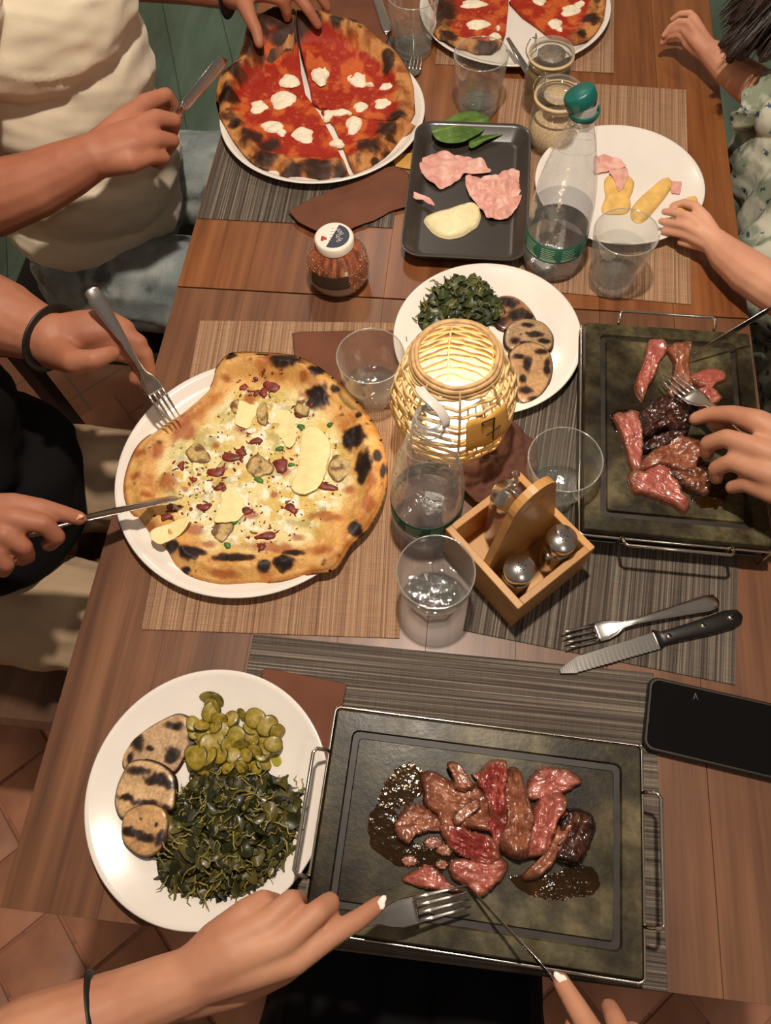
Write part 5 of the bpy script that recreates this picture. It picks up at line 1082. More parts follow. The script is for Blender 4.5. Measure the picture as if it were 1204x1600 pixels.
sheet(K3, [(58, 1055), (150, 1088), (182, 1105), (212, 1145), (172, 1132), (140, 1108), (100, 1110)], 1.6, 1, M['ham'], 'small torn strip of ham at the left rim of the black tray', 'ham', 'ham_strip', 3, amp=.3)
o = slab('soft_cheese', [K3(x, y, 1.2) for x, y in [(150, 1210), (180, 1180), (280, 1150), (380, 1120), (430, 1113), (462, 1160), (450, 1230), (400, 1270), (340, 1300), (270, 1306), (200, 1275)]], plain('soft_pale_cheese', (242, 226, 178), .4, var=.02, b=.25, bs=120, sss=.1), nr=20, nt=80, z=.65, hf=lambda X, r: (.95 + .7 * fbm(X, 1.8, 3, 5)) * np.sqrt(np.clip(1 - r ** 4, 0, 1)) + .05, jag=.15, label='smooth lump of cream white soft cheese on the black tray', cat='cheese')
M['basil'] = vcol('basil_leaf', .35, .5, .08, 500, .25, 260)
def leaf(K, pts, z, label, tip0, tip1, seed, arch=.9):
    P = np.array([K(x, y, z) for x, y in pts])[:, :2]; a, b_ = K(*tip0, z)[:2], K(*tip1, z)[:2]; ax = (b_ - a) / np.linalg.norm(b_ - a); pr = np.array([-ax[1], ax[0]])
    def und(X): d = (X - a) @ pr; return arch * .5 - .12 * d * d * .3 + .25 * np.cos(d * 2.2) * .4 + .14 * fbm(X, 1.0, 2, seed) + .35
    cf = lambda X, r: mixc(mixc(np.tile(L(70, 102, 34), (len(X), 1)), L(92, 124, 48), sstep(-.1, .2, fbm(X, 1.2, 2, seed))), L(126, 150, 76), (1 - sstep(.03, .12, np.abs((X - a) @ pr))) + .35 * (1 - sstep(.0, .06, np.abs(((X - a) @ ax * 1.0 + np.abs((X - a) @ pr) * -.8) % .9 - .45))))
    return slab('basil_leaf', P, M['basil'], nr=20, nt=90, z=z, under=lambda X: und(X).clip(.05), hf=lambda X, r: np.full(len(X), .05), colf=cf, label=label, cat='leaf', wall=1)
leaf(K3, [(400, 802), (440, 770), (500, 722), (560, 735), (592, 760), (540, 782), (500, 795), (410, 838)], .8, 'smaller basil leaf under the large one on the black tray', (400, 820), (592, 758), 2, .5)
leaf(K3, [(195, 750), (230, 715), (300, 670), (370, 640), (440, 645), (495, 672), (505, 705), (470, 750), (400, 790), (330, 812), (250, 810), (205, 780)], 1.2, 'large green basil leaf on the black tray', (195, 760), (505, 690), 1, 1.2)
sheet(K4, [(378, 742), (430, 725), (500, 750), (527, 782), (460, 800), (380, 812)], .75, 1, M['ham'], 'folded piece of ham at the back of the child\'s plate', 'ham', 'ham_slice', 6, amp=.5)
sheet(K4, [(450, 800), (532, 786), (540, 820), (515, 880), (490, 895), (478, 850)], 1.2, 1, M['ham'], 'scrap of ham on the torn yellow cheese of the child\'s plate', 'ham', 'ham_scrap', 7, amp=.2)
sheet(K4, [(735, 848), (788, 850), (778, 908), (740, 900)], .9, 1, M['ham'], 'small square of ham beside the yellow cheese strip', 'ham', 'ham_scrap', 8, amp=.2)
M['ycheese'] = plain('yellow_cheese', (228, 184, 104), .5, var=.08, vs=60, b=.25, bs=150)
for pts, lb, h, K_, z in (([(434, 830), (470, 806), (530, 806), (566, 838), (562, 880), (548, 915), (553, 950), (534, 984), (480, 990), (425, 984), (420, 955), (436, 910), (430, 870)], 'torn piece of yellow cheese in the middle of the child\'s plate', .5, K4, .7), ([(555, 970), (590, 925), (640, 880), (690, 838), (730, 825), (748, 862), (720, 905), (680, 955), (610, 1030), (565, 1020)], 'long strip of yellow cheese on the child\'s plate', .8, K4, .7), ([(735, 945), (790, 925), (856, 908), (860, 960), (810, 985), (760, 975)], 'piece of cheese pinched in the child\'s fingers', .35, K4, 4.2)):
    slab('cheese_piece', [K_(x, y, z + .3) for x, y in pts], M['ycheese'], nr=12, nt=60, z=z, hf=lambda X, r, h=h: (h + .3 * fbm(X, 1.2, 3, 4)) * np.sqrt(np.clip(1 - r ** 6, 0, 1)) + .03, jag=.12, label=lb, cat='cheese')
# ------------------------------------------------------------------ people
def skin_mat(name, c):
    m, t, p = nt_of(name); v = coords(t); c = np.array(c, float)
    col = ramp(t, noise(t, v, 14, 4), [(.3, c * [.93, .86, .84]), (.7, np.clip(c * 1.06, 0, 255))]); p.inputs['Roughness'].default_value = .55; p.inputs['Specular IOR Level'].default_value = .35
    t.links.new(col, p.inputs['Base Color']); p.inputs['Subsurface Weight'].default_value = .1; p.inputs['Subsurface Radius'].default_value = (.008, .004, .003)
    bump(t, p, noise(t, v, 260, 4), .12, .0008); return m
M['skin_man'] = skin_mat('skin_man', (172, 114, 88)); M['skin_man2'] = skin_mat('skin_man_b', (164, 110, 84))
M['skin_w'] = skin_mat('skin_woman', (182, 132, 104)); M['skin_child'] = skin_mat('skin_child', (204, 152, 124))
M['white_cotton'] = plain('white_cotton', (224, 210, 184), .9, spec=.15, var=.03, vs=8, b=.2, bs=700, sheen=.2)
M['jeans'] = vcol('washed_jeans', .85, .2, .2, 700, .3, 600); M['black_cotton'] = plain('black_cotton', (16, 15, 16), .9, spec=.15, var=.1, b=.15, bs=500)
M['black_denim'] = plain('black_trousers', (14, 14, 17), .85, spec=.15, var=.1)
M['khaki'] = plain('khaki_cotton', (176, 150, 122), .9, spec=.15, var=.06, vs=10, b=.2, bs=500)
M['hair'] = plain('dark_brown_hair', (42, 26, 20), .5, var=.3, vs=40, b=.6, bs=220)
M['nail'] = plain('white_nail_varnish', (244, 238, 228), .2, coat=.5)
M['band'] = plain('black_band', (20, 18, 18), .5)
M['chair'] = plain('black_chair', (22, 20, 20), .6, var=.1)
def floral():
    m, t, p = nt_of('floral_cotton'); v = coords(t); p.inputs['Roughness'].default_value = .85
    vo = node(t, 'ShaderNodeTexVoronoi'); vo.inputs['Scale'].default_value = 42; t.links.new(v, vo.inputs[0])
    nz = noise(t, v, 130, 2); ad = node(t, 'ShaderNodeMath'); ad.operation = 'ADD'; t.links.new(vo.outputs['Distance'], ad.inputs[0]); t.links.new(nz, ad.inputs[1])
    a = ramp(t, ad.outputs[0], [(.60, (72, 84, 112)), (.66, (96, 108, 116)), (.70, (190, 190, 172)), (.9, (196, 194, 176))])
    r2 = ramp(t, noise(t, v, 22, 3), [(.42, (150, 168, 150)), (.52, (255, 255, 255))])
    t.links.new(mul(t, a, r2, .8), p.inputs['Base Color']); return m
M['floral'] = floral()
def P_(K, x, y, z, r): q = K(x, y, z); return (q[0], q[1], q[2], r)
def ch(K, *pts): return ('c', [P_(K, *p) for p in pts])
def w(*pts): return ('c', list(pts))
def nail(K, x, y, z, dx, dy, a, b_, m, parent):
    c = K(x, y, z); d = K(x + dx, y + dy, z) - c; rz = math.atan2(d[1], d[0]); return mesh('fingernail', *chunk(c, a, b_, .16, rz, 14, 4, 0), M[m], parent, label='white painted fingernail' if m == 'nail' else None)
def band(c, axis, r, width, th, m, parent, name='wristband', flat=(1, 1)):
    axis = np.array(axis, float); axis /= np.linalg.norm(axis); u = np.cross(axis, [0, 0, 1]); u /= np.linalg.norm(u); v = np.cross(axis, u)
    return mesh(name, *tube([np.array(c) + r * (math.cos(a) * u * flat[0] + math.sin(a) * v * flat[1]) for a in np.linspace(0, 2 * math.pi, 40, endpoint=False)], th, 8, True, flat=(width / th, 1)), M[m], parent)
wr = lambda sc, amp, seed: (lambda V: amp * fbm(V * [1, 1, 1.4], sc, 4, seed) + amp * .5 * np.sin(V[:, 2] * .5 + V[:, 1] * .25 + 5 * fbm(V, 9, 2, seed)))
KP = lambda x, y, z=0: at(x, y, z)
def head(c, r=1.0, face=(1, 0)):
    c = np.array(c, float); f = np.array([face[0], face[1], 0.]); s_ = np.array([-f[1], f[0], 0])
    g = lambda a, b_, z: tuple(c + f * a * r + s_ * b_ * r + np.array([0, 0, z * r]))
    return [('e', g(0, 0, 2), (8.6 * r, 8 * r, 9.5 * r)), ('e', g(2, 0, -4), (6.5 * r, 6 * r, 7 * r)), ('c', [(*g(8.2, 0, 1), 1 * r), (*g(10, 0, -1.6), 1.4 * r)]), ('c', [(*g(7.8, -1.8, -4.6), .8 * r), (*g(8.4, 0, -4.6), .9 * r), (*g(7.8, 1.8, -4.6), .8 * r)]),
            ('c', [(*g(0, 7.8, 1), 1.2 * r), (*g(0, 8.2, -1.5), 1 * r)]), ('c', [(*g(0, -7.8, 1), 1.2 * r), (*g(0, -8.2, -1.5), 1 * r)]), ('c', [(*g(-1, 0, -6), 5.4 * r), (*g(-2, 0, -13), 5.6 * r)])]
def hair(c, r=1.0, face=(1, 0), long=False):
    c = np.array(c, float); f = np.array([face[0], face[1], 0.])
    o = [('e', tuple(c - f * 1.6 * r + [0, 0, 4 * r]), (9.2 * r, 8.8 * r, 8.6 * r))]
    return o

# ---- man in the white T-shirt
m1 = thing('person', 'man in white T-shirt and washed jeans cutting the left red pizza', 'person', (-68, 104, -TZ))
hand_r = [ch(K1, (-420, 800, 7, 5.2), (-60, 900, 9, 5.0), (150, 830, 10, 4.3), (300, 760, 11, 3.7), (420, 700, 12, 3.0)),
          ch(K1, (420, 700, 12, 2.7), (540, 560, 12.5, 1.8), (650, 465, 12.8, 1.35), (745, 425, 11.5, 1.05), (775, 470, 9.5, .95), (720, 505, 8.6, .9)),
          ch(K1, (420, 690, 12, 2.6), (600, 590, 13, 1.8), (700, 530, 12.6, 1.3), (782, 540, 11, 1.05), (770, 590, 9, .95), (700, 600, 8.3, .85)),
          ch(K1, (430, 710, 12, 2.6), (600, 650, 12.6, 1.8), (700, 620, 12, 1.25), (775, 630, 10.3, 1.0), (750, 670, 8.6, .9), (690, 660, 8, .85)),
          ch(K1, (430, 720, 11.6, 2.4), (580, 720, 11.6, 1.7), (670, 700, 11, 1.15), (735, 705, 9.6, .9), (715, 735, 8.2, .8), (670, 720, 7.8, .75)),
          ch(K1, (430, 700, 11, 2.2), (560, 600, 9.4, 1.5), (690, 520, 8.2, 1.15), (770, 490, 7.8, .9))]
hand_l = [ch(KP, (60, -110, 14, 4.8), (215, -42, 11, 4.0), (290, -30, 10, 3.4), (352, -16, 9.5, 2.8)),
          ch(K2, (100, -60, 9.5, 2.8), (200, 0, 10, 1.6), (235, 90, 9, 1.15), (270, 160, 7.6, 1.0), (283, 225, 6.4, .85)),
          ch(K2, (110, -70, 9.5, 2.8), (300, -60, 11, 1.9), (400, -10, 10.5, 1.1), (425, 50, 8.5, .95), (430, 90, 7, .8)),
          ch(K2, (110, -80, 9.5, 2.6), (380, -90, 11, 1.7), (480, -30, 10.5, 1.05), (540, 50, 8.8, .9), (590, 130, 6.6, .75)),
          ch(K2, (110, -100, 9.5, 2.4), (420, -120, 11, 1.6), (540, -80, 10.5, 1.0), (600, -20, 8.8, .85), (640, 40, 7, .75))]
blob('body', hand_r + hand_l + [w((-66, 86, 30, 5.5), (-76, 78, 16, 5), (*K1(-420, 800, 7)[:3], 5.0)), w((-64, 122, 30, 5.5), (-66, 136, 18, 5), (*at(60, -110, 14), 4.6)), w((-66, 104, 34, 8), (-66, 104, 10, 11), (-69, 104, -18, 11))] + head((-60, 106, 52)), M['skin_man'], m1, .3, 5)
blob('hair', hair((-60, 106, 52)), M['hair'], m1, .6, 3, wr(3, .3, 2))
blob('shirt', [('e', (-69, 103, -14), (16.5, 16.5, 9)), ('e', (-66.5, 103, -4), (16.8, 16.5, 13)), ('e', (-66, 104, 10), (15.5, 17, 14)), ('e', (-64.5, 105, 22), (15.5, 19, 13)), ('e', (-65, 105, 33), (12, 21, 7)),
               w((-66, 88, 31, 7.5), (-72, 80, 22, 7.6), (-75, 78, 16, 7.4)), w((-64, 122, 31, 7.5), (-66, 132, 22, 7.4))], M['white_cotton'], m1, .55, 5,
     lambda V: .9 * fbm(V * [1, 1, 1.6], 9, 3, 4) + .75 * (np.abs(fbm(np.c_[V[:, 0] * .3 + V[:, 1] * .25 + V[:, 2] * .95, V[:, 1] * .35, V[:, 0] * .2], 5.2, 3, 6)) * -2 + .4) * 1.9)
jc = lambda V: mixc(mixc(mixc(np.tile(L(140, 150, 150), (len(V), 1)), L(182, 188, 182), sstep(-.1, .2, fbm(V, 6, 3, 3))), L(112, 120, 122), sstep(.05, .3, fbm(V, 2.2, 3, 4)) * .6), L(34, 32, 36), sstep(.14, .2, fbm(V, 4.2, 3, 9)) * .55)  # dark blotches put shirt and hand shadow, plus black print, into the denim colour
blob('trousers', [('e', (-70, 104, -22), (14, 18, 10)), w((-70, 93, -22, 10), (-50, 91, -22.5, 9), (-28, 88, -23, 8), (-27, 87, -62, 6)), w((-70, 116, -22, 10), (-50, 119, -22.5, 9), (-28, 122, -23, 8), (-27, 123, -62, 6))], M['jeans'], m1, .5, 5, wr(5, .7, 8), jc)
band(at(356, -14, 9.5), at(352, -16, 9.5) - at(290, -30, 10), 3.0, 1.1, .25, 'band', m1, flat=(1, .95))
for q in (87, 123): blob('shoe', [w((-31, q, -70, 4.5), (-18, q, -71.5, 3.8))], M['band'], m1, .8, 3)
table_knife(at(262, 196, 10.5), at(351, 90, 10), 'steel table knife held in the fist of the man in white', up=(.9, -.5, .35), handle=4)

# ---- person in black, left
m2 = thing('person', 'person in black T-shirt and khaki trousers eating the pale pizza', 'person', (-70, 40, -TZ))
K5h = K5
arm_f = [ch(K5, (-520, 120, 15, 5.6), (-200, 210, 14, 5.4), (20, 290, 13.5, 4.6), (150, 345, 13, 3.7), (240, 385, 13, 3.1)),
         ch(K5, (240, 380, 13, 2.8), (370, 320, 14, 1.75), (490, 300, 14, 1.45), (580, 335, 13, 1.15), (600, 400, 10.5, 1.0), (575, 455, 9.4, .85)),
         ch(K5, (250, 390, 13, 2.7), (400, 360, 13.6, 1.7), (530, 350, 13.2, 1.45), (640, 400, 11.8, 1.1), (655, 490, 9.4, 1.0), (625, 570, 8, .85)),
         ch(K5, (250, 400, 12.6, 2.6), (410, 405, 12.2, 1.6), (560, 400, 12.2, 1.35), (670, 450, 10.6, 1.0), (690, 540, 8.2, .9), (680, 620, 6.8, .78)),
         ch(K5, (250, 420, 12, 2.5), (390, 445, 11.0, 1.6), (540, 440, 11, 1.2), (640, 480, 9.6, .9), (670, 560, 7.8, .8), (690, 600, 7, .7)),
         ch(K5, (250, 430, 12.6, 2.5), (340, 490, 14.6, 1.5), (430, 480, 15.2, 1.15), (490, 460, 14.8, .98), (522, 448, 14.2, .86))]
arm_n = [ch(K5, (-760, 1240, 14, 5.0), (-420, 1240, 11, 4.0), (-240, 1240, 10, 3.2)),
         ch(K5, (-240, 1230, 10, 2.7), (-80, 1180, 10.5, 2.0), (60, 1150, 10.6, 1.35), (190, 1165, 9.6, 1.1), (300, 1195, 8.2, .98), (368, 1215, 7.2, .85)),
         ch(K5, (-240, 1240, 10, 2.6), (-80, 1220, 10.6, 1.9), (60, 1215, 11, 1.3), (200, 1240, 10, 1.1), (262, 1300, 8, 1.0), (225, 1335, 6.4, .9)),
         ch(K5, (-240, 1250, 10, 2.5), (-100, 1270, 10.4, 1.8), (20, 1290, 10.8, 1.2), (110, 1345, 9.4, 1.0), (128, 1390, 7.6, .9), (95, 1405, 6.4, .8)),
         ch(K5, (-240, 1270, 9.8, 2.3), (-110, 1320, 10, 1.6), (-20, 1370, 10, 1.1), (30, 1430, 8.6, .9), (15, 1460, 7, .8)),
         ch(K5, (-240, 1240, 9, 2.3), (0, 1260, 7, 1.4), (150, 1260, 6.2, 1.1), (260, 1240, 6, .9))]
blob('body', arm_f + arm_n + [w((-71, 22, 28, 5.5), (-82, 16, 18, 5.2), (*K5(-760, 1240, 14), 5.0)), w((-71, 58, 28, 5.5), (-78, 64, 20, 5.2), (*K5(-520, 120, 15), 5.4)), w((-72, 40, 34, 8), (-72, 40, 8, 11), (-72, 40, -18, 11))] + head((-66, 40, 52)), M['skin_man2'], m2, .3, 5)
blob('hair', hair((-66, 40, 52)), M['hair'], m2, .6, 3, wr(3, .3, 5))
blob('shirt', [('e', (-69, 41, -12), (17, 17, 11)), ('e', (-71, 41, 2), (15, 17, 14)), ('e', (-72, 40, 20), (13, 19, 14)), ('e', (-72, 40, 31), (11, 20, 7)), w((-72, 22, 30, 7.2), (-79, 18, 22, 6.8)), w((-72, 58, 30, 7.2), (-76, 62, 23, 6.8))], M['black_cotton'], m2, .6, 5, wr(8, 1.2, 7))
blob('trousers', [('e', (-72, 40, -24), (14, 17, 9)), w((-70, 50, -22, 9.5), (-50, 50, -23, 8.8), (-29, 50, -24, 8), (-28, 50, -62, 6)), w((-70, 29, -22, 9.5), (-50, 27, -23, 8.8), (-29, 25, -24, 8), (-28, 24, -62, 6))], M['khaki'], m2, .5, 5, wr(6, 1.0, 12))
for q in (50, 24): blob('shoe', [w((-32, q, -70, 4.5), (-19, q, -71.5, 3.8))], M['band'], m2, .8, 3)
band(K5(228, 378, 13), K5(240, 385, 13) - K5(150, 345, 13), 3.5, .95, .28, 'band', m2, flat=(1, .92))
M['nail_plain'] = plain('bare_nail', (214, 164, 136), .35)
nail(K5, 362, 1208, 7.9, 10, 3, .5, .4, 'nail_plain', m2)
fork(at(140, 450, 19), at(268, 652, 4.0), 'large steel fork held by the person in black at the pale pizza', up=(.5, -.6, .8))
table_knife(at(20, 838, 9.0), at(284, 778, 3.1), 'steel table knife held by the person in black, cutting the pale pizza', up=(0, .6, .8), handle=7)
def chair(x, y, rz, label, m='chair'):
    t = thing('dining_chair', label, 'chair', (x, y, -TZ)); c, s_ = math.cos(rz), math.sin(rz); g = lambda a, b_, z: (x + a * c - b_ * s_, y + a * s_ + b_ * c, z)
    mesh('seat', *box(g(0, 0, -36.6), (42, 42, 4), rz, 1), M[m], t, smooth=False)
    for a in (-18, 18):
        for b_ in (-18, 18): mesh('leg', *box(g(a, b_, -56.8), (3.4, 3.4, 36.4), rz, .3), M[m], t, smooth=False)
    for b_ in (-18, 18): mesh('back_post', *box(g(-19.5, b_, -10), (3, 3.4, 46), rz, .3), M[m], t, smooth=False)
    mesh('backrest', *box(g(-19.5, 0, 4), (2, 36, 18), rz, .5), M[m], t, smooth=False); return t
chair(-73, 104, 0, 'black chair under the man in the white T-shirt')
M['brown_chair'] = wood('brown_chair_wood', [(.3, (84, 58, 42)), (.7, (118, 84, 62))], 40, 3, .5)
chair(-76, 33, 0, 'brown wooden chair under the person in black', 'brown_chair')

# ---- child, right
m3 = thing('person', 'child in pale floral dress reaching for cheese on the white plate', 'person', (58, 96, -TZ))
c1 = [ch(K4, (1420, 600, 6, 3.1), (1230, 470, 5, 3.0), (1110, 390, 4.4, 2.8), (1000, 310, 4.2, 2.4), (930, 250, 4.6, 1.9)),
      ch(K4, (930, 250, 4.6, 1.39), (885, 170, 6, 0.98), (850, 90, 7.4, 0.66), (825, 62, 7.6, 0.56), (780, 66, 7, 0.51), (745, 90, 6, 0.45)),
      ch(K4, (925, 250, 4.6, 1.39), (860, 170, 6.2, 0.90), (820, 105, 7.2, 0.61), (775, 100, 6.8, 0.54), (735, 125, 5.8, 0.49), (705, 165, 4.6, 0.43)),
      ch(K4, (920, 255, 4.6, 1.31), (845, 185, 5.8, 0.90), (790, 130, 6.2, 0.57), (740, 140, 5.4, 0.51), (705, 175, 4, 0.46), (695, 200, 3.2, 0.41)),
      ch(K4, (915, 260, 4.4, 1.23), (835, 200, 5, 0.82), (775, 160, 5.2, 0.54), (730, 170, 4.4, 0.46), (705, 200, 3.0, 0.41)),
      ch(K4, (915, 265, 4.2, 1.15), (850, 235, 4.2, 0.78), (810, 205, 4.6, 0.61), (795, 182, 5, 0.51))]
c2 = [ch(K4, (1480, 1440, 6, 3.2), (1260, 1370, 5, 3.0), (1100, 1270, 4.2, 2.8), (1000, 1190, 4, 2.35), (945, 1130, 4.2, 1.8)),
      ch(K4, (945, 1120, 4.4, 1.31), (895, 1020, 5.4, 0.94), (850, 960, 5.6, 0.66), (795, 945, 5, 0.56), (750, 960, 4.3, 0.49)),
      ch(K4, (945, 1125, 4.4, 1.31), (870, 1050, 5.2, 0.90), (815, 1005, 5.2, 0.64), (755, 990, 4.4, 0.56), (708, 985, 3.6, 0.48)),
      ch(K4, (940, 1130, 4.2, 1.23), (865, 1080, 4.8, 0.86), (805, 1050, 4.7, 0.62), (745, 1040, 3.8, 0.54), (694, 1030, 3, 0.48)),
      ch(K4, (940, 1140, 4, 1.23), (865, 1115, 4, 0.82), (810, 1095, 3.8, 0.59), (750, 1085, 3, 0.51), (704, 1075, 2.4, 0.44)),
      ch(K4, (940, 1150, 3.4, 1.15), (870, 1140, 2.9, 0.78), (820, 1135, 2.6, 0.59), (782, 1128, 2.2, 0.49))]
blob('body', c1 + c2 + [w((58, 112, 10, 3.6), (56, 114, 7, 3.4), (*K4(1420, 600, 6), 3.1)), w((60, 82, 10, 3.6), (58, 76, 6, 3.4), (*K4(1480, 1440, 6), 3.2)), w((60, 98, 12, 4.5), (60, 97, -4, 8), (60, 96, -22, 9)), w((60, 102, 12, 4), (56, 118, 20, 4))] + head((55, 123, 24), .85, (-.9, .2)), M['skin_child'], m3, .21, 3)
blob('dress', [('e', (57, 97, -6), (13.5, 17, 15)), ('e', (60, 97, 6), (10, 14, 8)), ('e', (55, 108, -3), (13.5, 12, 11)), ('e', (54, 88, -8), (12.5, 14, 10)), ('e', (60, 92, -22), (14, 22, 9)), ('e', (56, 79, -20), (8, 12, 8)), w((59, 111, 8, 5.6), (54, 112, 6, 4.6), (*at(1215, 172, 5), 3.7)), w((60, 84, 8, 5.6), (58, 78, 6, 4.8))], M['floral'], m3, .5, 4, lambda V: 1.1 * fbm(V, 4, 3, 3) + .5 * np.sin(V[:, 1] * 1.1 + 3 * fbm(V, 8, 2, 1)))
for A_, B_ in ((at(1204, 168, 5), at(1150, 140, 4.6)),):
    V = []; F = []; n = 70; dx = (B_ - A_) / np.linalg.norm(B_ - A_); sx_ = np.cross(dx, [0, 0, 1]); sx_ /= np.linalg.norm(sx_); ux_ = np.cross(sx_, dx)
    for i in range(n):
        a = 2 * math.pi * i / n
        for j in range(5):
            r = 3.3 + j * .5; wv = .5 * math.sin(8 * a + j * .3) * j / 4; V.append(tuple(A_ + dx * (j * .7 + wv) + sx_ * r * math.cos(a) + ux_ * (r * .8 * math.sin(a) + wv * .4)))
    F = [(i * 5 + j, ((i + 1) % n) * 5 + j, ((i + 1) % n) * 5 + j + 1, i * 5 + j + 1) for i in range(n) for j in range(4)]
    fr_ = mesh('sleeve_frill', V, F, M['floral'], m3); md = fr_.modifiers.new('s', 'SOLIDIFY'); md.thickness = .0012
hl = [('e', (57, 124, 29), (8.6, 8.2, 8)), ('e', (54, 122, 22), (7.6, 8, 8.5))]
for i in range(90):
    q = rr.random(); x, y = 1128 + 90 * rr.random(), 30 + 62 * rr.random(); e = at(max(x, 1124 + (75 - y) * .3 if y < 75 else 1140), y, rr.uniform(8, 13)); s0 = np.array([52 + rr.uniform(-4, 4), 120 + rr.uniform(-6, 3), 24 + rr.uniform(-3, 5)]); mid = (s0 + e) / 2 + [rr.uniform(-1, 1), rr.uniform(-1, 1), 1.5]
    hl.append(w((*s0, 2.4), (*mid, 1.9), (*e, .45)))
blob('hair', hl, M['hair'], m3, .35, 2, wr(1.0, .5, 3))
b = MB()
for i in range(260):
    e = at(rr.uniform(1122, 1215), rr.uniform(10, 98), rr.uniform(8, 13.5)); s0 = np.array([53 + rr.uniform(-6, 4), 121 + rr.uniform(-7, 4), 27 + rr.uniform(-4, 5)]); mid = (s0 + e) / 2 + [rr.uniform(-1.5, 1.5), rr.uniform(-1.5, 1.5), 2.4]
    b.add(*tube(catmull([s0, mid, e], 4, False), [.2] * 6 + [.14, .1, .05], 5))
b.build('loose_hair', M['hair'], m3, kind='stuff')

# ---- adult, right
m4 = thing('person', 'adult reaching in from the right to cut beef on the far stone grill', 'person', (78, 50, -TZ))
h4_ = [ch(K9, (2700, 1500, 9, 4.8), (2000, 1350, 11, 4.0), (1620, 1180, 12, 3.1)),
       ch(K9, (1620, 1150, 12, 2.8), (1330, 860, 13, 2.0), (1130, 730, 13, 1.35), (990, 690, 12, 1.05), (870, 690, 10.5, .92), (790, 715, 9.4, .8)),
       ch(K9, (1620, 1170, 12, 2.8), (1350, 980, 13, 2.0), (1130, 880, 13, 1.3), (960, 820, 12, 1.05), (860, 850, 10, .95), (855, 905, 8.6, .82)),
       ch(K9, (1620, 1190, 12, 2.7), (1370, 1090, 12.6, 1.9), (1160, 1010, 12.4, 1.25), (990, 950, 11.2, 1.02), (905, 985, 9.4, .92), (905, 1040, 8, .8)),
       ch(K9, (1620, 1210, 11.6, 2.6), (1400, 1180, 11.8, 1.7), (1200, 1120, 11.4, 1.1), (1060, 1070, 10.2, .9), (990, 1090, 8.8, .8)),
       ch(K9, (1620, 1130, 11, 2.4), (1300, 830, 10, 1.5), (1080, 740, 9, 1.15), (900, 740, 8.6, .9))]
h5_ = [ch(KP, (1520, 520, 14, 4.4), (1400, 450, 15, 3.0), (1345, 420, 15.5, 2.6)),
       ch(KP, (1345, 415, 16, 2.2), (1300, 400, 17, 1.4), (1262, 412, 16.4, 1.0), (1250, 440, 14.6, .9)),
       ch(KP, (1345, 425, 15.6, 2.2), (1305, 425, 16.6, 1.3), (1272, 445, 15.4, 1.0), (1275, 470, 13.8, .85)),
       ch(KP, (1345, 435, 15, 2.1), (1315, 445, 15.6, 1.2), (1290, 468, 14.4, .95), (1296, 486, 13, .8)), ch(KP, (1350, 445, 14.6, 2), (1330, 462, 14.6, 1.1), (1312, 482, 13.4, .85), (1318, 496, 12.4, .7)),
       ch(KP, (1345, 410, 15, 2.0), (1310, 415, 13.6, 1.2), (1280, 432, 13.2, .9))]
blob('body', h4_ + h5_ + [w((80, 34, 26, 5.2), (78, 26, 12, 5), (*K9(2700, 1500, 9), 4.8)), w((80, 66, 26, 5.2), (80, 76, 16, 4.8), (*at(1520, 520, 14), 4.4)), w((82, 50, 34, 8), (82, 50, 8, 10), (82, 50, -20, 11))] + head((78, 50, 52), 1, (-1, 0)), M['skin_w'], m4, .3, 5)
blob('hair', hair((78, 50, 52), 1, (-1, 0)), M['hair'], m4, .6, 3, wr(3, .3, 5))
blob('shirt', [('e', (82, 50, -10), (14, 16, 14)), ('e', (82, 50, 8), (13, 17, 16)), ('e', (82, 50, 26), (11, 20, 10)), w((81, 33, 28, 7), (79, 27, 18, 6.4)), w((81, 67, 28, 7), (80, 73, 20, 6.4))], M['black_cotton'], m4, .7, 4, wr(8, 1, 17))
blob('trousers', [w((84, 58, -24, 9.5), (48, 60, -25, 8), (45, 60, -62, 6)), w((84, 42, -24, 9.5), (48, 40, -25, 8), (45, 40, -62, 6))], M['black_denim'], m4, .8, 4)
fork(at(1230, 720, 13.5), at(1040, 592, 6.6), 'steel fork held over the far grill by the adult at the right', up=(-.2, 0, 1))
table_knife(at(1330, 402, 17), at(1079, 555, 6.3), 'long steel knife slanting in from the right edge over the far grill', up=(.7, -.8, .1), handle=9)

# ---- woman at the near end
m5 = thing('person', 'person in black with white nails cutting beef at the near end', 'person', (0, -38, -TZ))
l_ = [ch(K13, (-420, 830, 16, 4.2), (-120, 640, 16, 3.6), (60, 560, 15.5, 3.1), (200, 500, 15, 2.75), (340, 440, 15, 2.5), (450, 400, 15, 2.35)),
      ch(K13, (430, 400, 15, 2.3), (620, 370, 15.2, 1.7), (800, 335, 15, 1.2), (930, 250, 14, .92), (1030, 190, 12.6, .84), (1095, 140, 11.6, .7)),
      ch(K13, (430, 400, 15, 2.3), (600, 320, 15.8, 1.75), (770, 265, 15.8, 1.2), (880, 170, 15.2, .98), (925, 135, 13.6, .9), (915, 190, 11.6, .8)),
      ch(K13, (430, 400, 15, 2.3), (570, 280, 15.8, 1.7), (710, 205, 15.8, 1.15), (790, 130, 15.2, .95), (815, 130, 13.2, .86), (800, 200, 11.4, .76)),
      ch(K13, (430, 410, 15, 2.2), (530, 270, 15.4, 1.6), (630, 170, 15.4, 1.1), (690, 130, 14.6, .92), (735, 135, 12.8, .8), (730, 190, 11.4, .7)),
      ch(K13, (430, 440, 14.4, 2.1), (600, 430, 13.2, 1.5), (760, 370, 12, 1.15), (880, 290, 11, .95), (960, 240, 10.8, .8))]
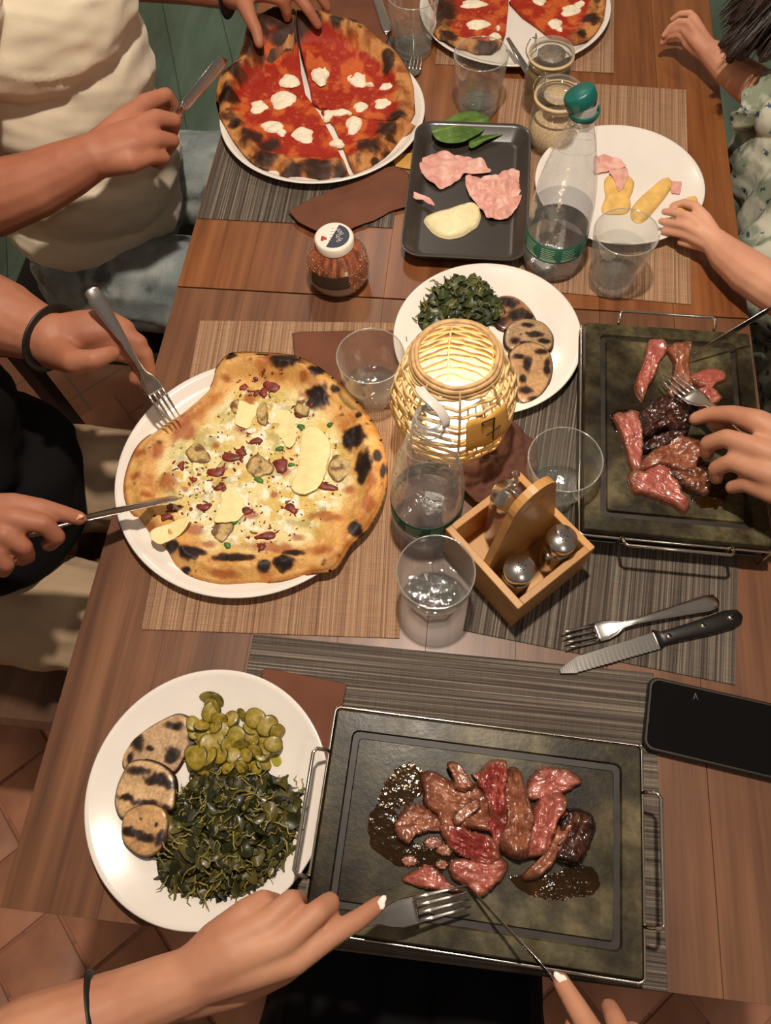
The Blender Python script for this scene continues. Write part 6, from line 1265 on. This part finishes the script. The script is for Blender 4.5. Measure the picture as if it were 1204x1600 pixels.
r_ = [ch(K14, (1100, 1150, 17, 3.4), (900, 900, 16, 2.5), (840, 800, 15.6, 2.2)),
      ch(K14, (840, 800, 15.6, 2.1), (740, 660, 15, 1.5), (655, 560, 13.6, 1.0), (595, 460, 12.2, .88), (550, 385, 11, .74)),
      ch(K14, (850, 800, 15.6, 2.1), (800, 700, 15, 1.4), (755, 590, 13.8, .98), (720, 510, 12, .88), (702, 470, 10.6, .76)),
      ch(K14, (870, 810, 15.4, 2.0), (850, 720, 14.8, 1.3), (825, 630, 13.4, .95), (795, 570, 11.8, .85), (775, 540, 10.4, .75)),
      ch(K14, (890, 830, 15, 1.9), (890, 750, 14.4, 1.2), (880, 670, 13, .85), (850, 620, 11.4, .75)),
      ch(K14, (820, 800, 15, 1.9), (700, 720, 13.6, 1.3), (630, 610, 12, .95), (590, 530, 11, .82))]
blob('body', l_ + r_ + [w((-18, -44, 28, 5), (-30, -40, 18, 4.6), (*K13(-420, 830, 16), 4.2)), w((18, -44, 28, 5), (28, -36, 20, 4.6), (*K14(1100, 1150, 17), 3.5)), w((0, -46, 32, 6), (0, -46, 8, 9), (0, -44, -18, 10))] + head((0, -50, 50), .95, (0, 1)), M['skin_w'], m5, .24, 4)
blob('hair', [('e', (0, -53, 52), (9, 9, 9.5)), ('e', (0, -56, 42), (8.5, 6, 12))], M['hair'], m5, .6, 3, wr(3, .3, 5))
blob('shirt', [('e', (0, -45, -8), (15, 11, 14)), ('e', (0, -46, 8), (14, 11, 16)), ('e', (0, -46, 26), (18, 10, 9))], M['black_cotton'], m5, .7, 4, wr(8, 1, 19))
blob('trousers', [('e', (0, -36, -23), (17, 16, 9)), w((-9, -34, -22, 8.5), (-8.5, -10, -23.5, 8), (-8, 10, -25, 7.5), (-8, 14, -62, 5.5)), w((9, -34, -22, 8.5), (8.5, -10, -23.5, 8), (8, 10, -25, 7.5), (8, 14, -62, 5.5)), ('e', (0, -18, -24), (13, 16, 6.5))], M['black_denim'], m5, .5, 5, wr(6, .8, 21))
nail(K13, 1105, 136, 12.2, 10, -8, .55, .42, 'nail', m5); nail(K14, 550, 378, 11.65, -6, -12, .58, .42, 'nail', m5)
band(K13(122, 535, 15.2), K13(200, 500, 15) - K13(60, 560, 15.5), 3.1, .5, .16, 'band', m5, 'bracelet', (1, .9))
fork(K13(540, 335, 12.4), at(726, 1402, 5.9), 'steel fork held in the nearest left hand, pinning a beef slice', up=(0, .1, 1))
fr_tip = K12(548, 605, 5.6); steak = table_knife(K14(760, 640, 14), fr_tip, 'steak knife held upright in the nearest right hand, seen edge on', up=(.85, .5, .05), handle=8)
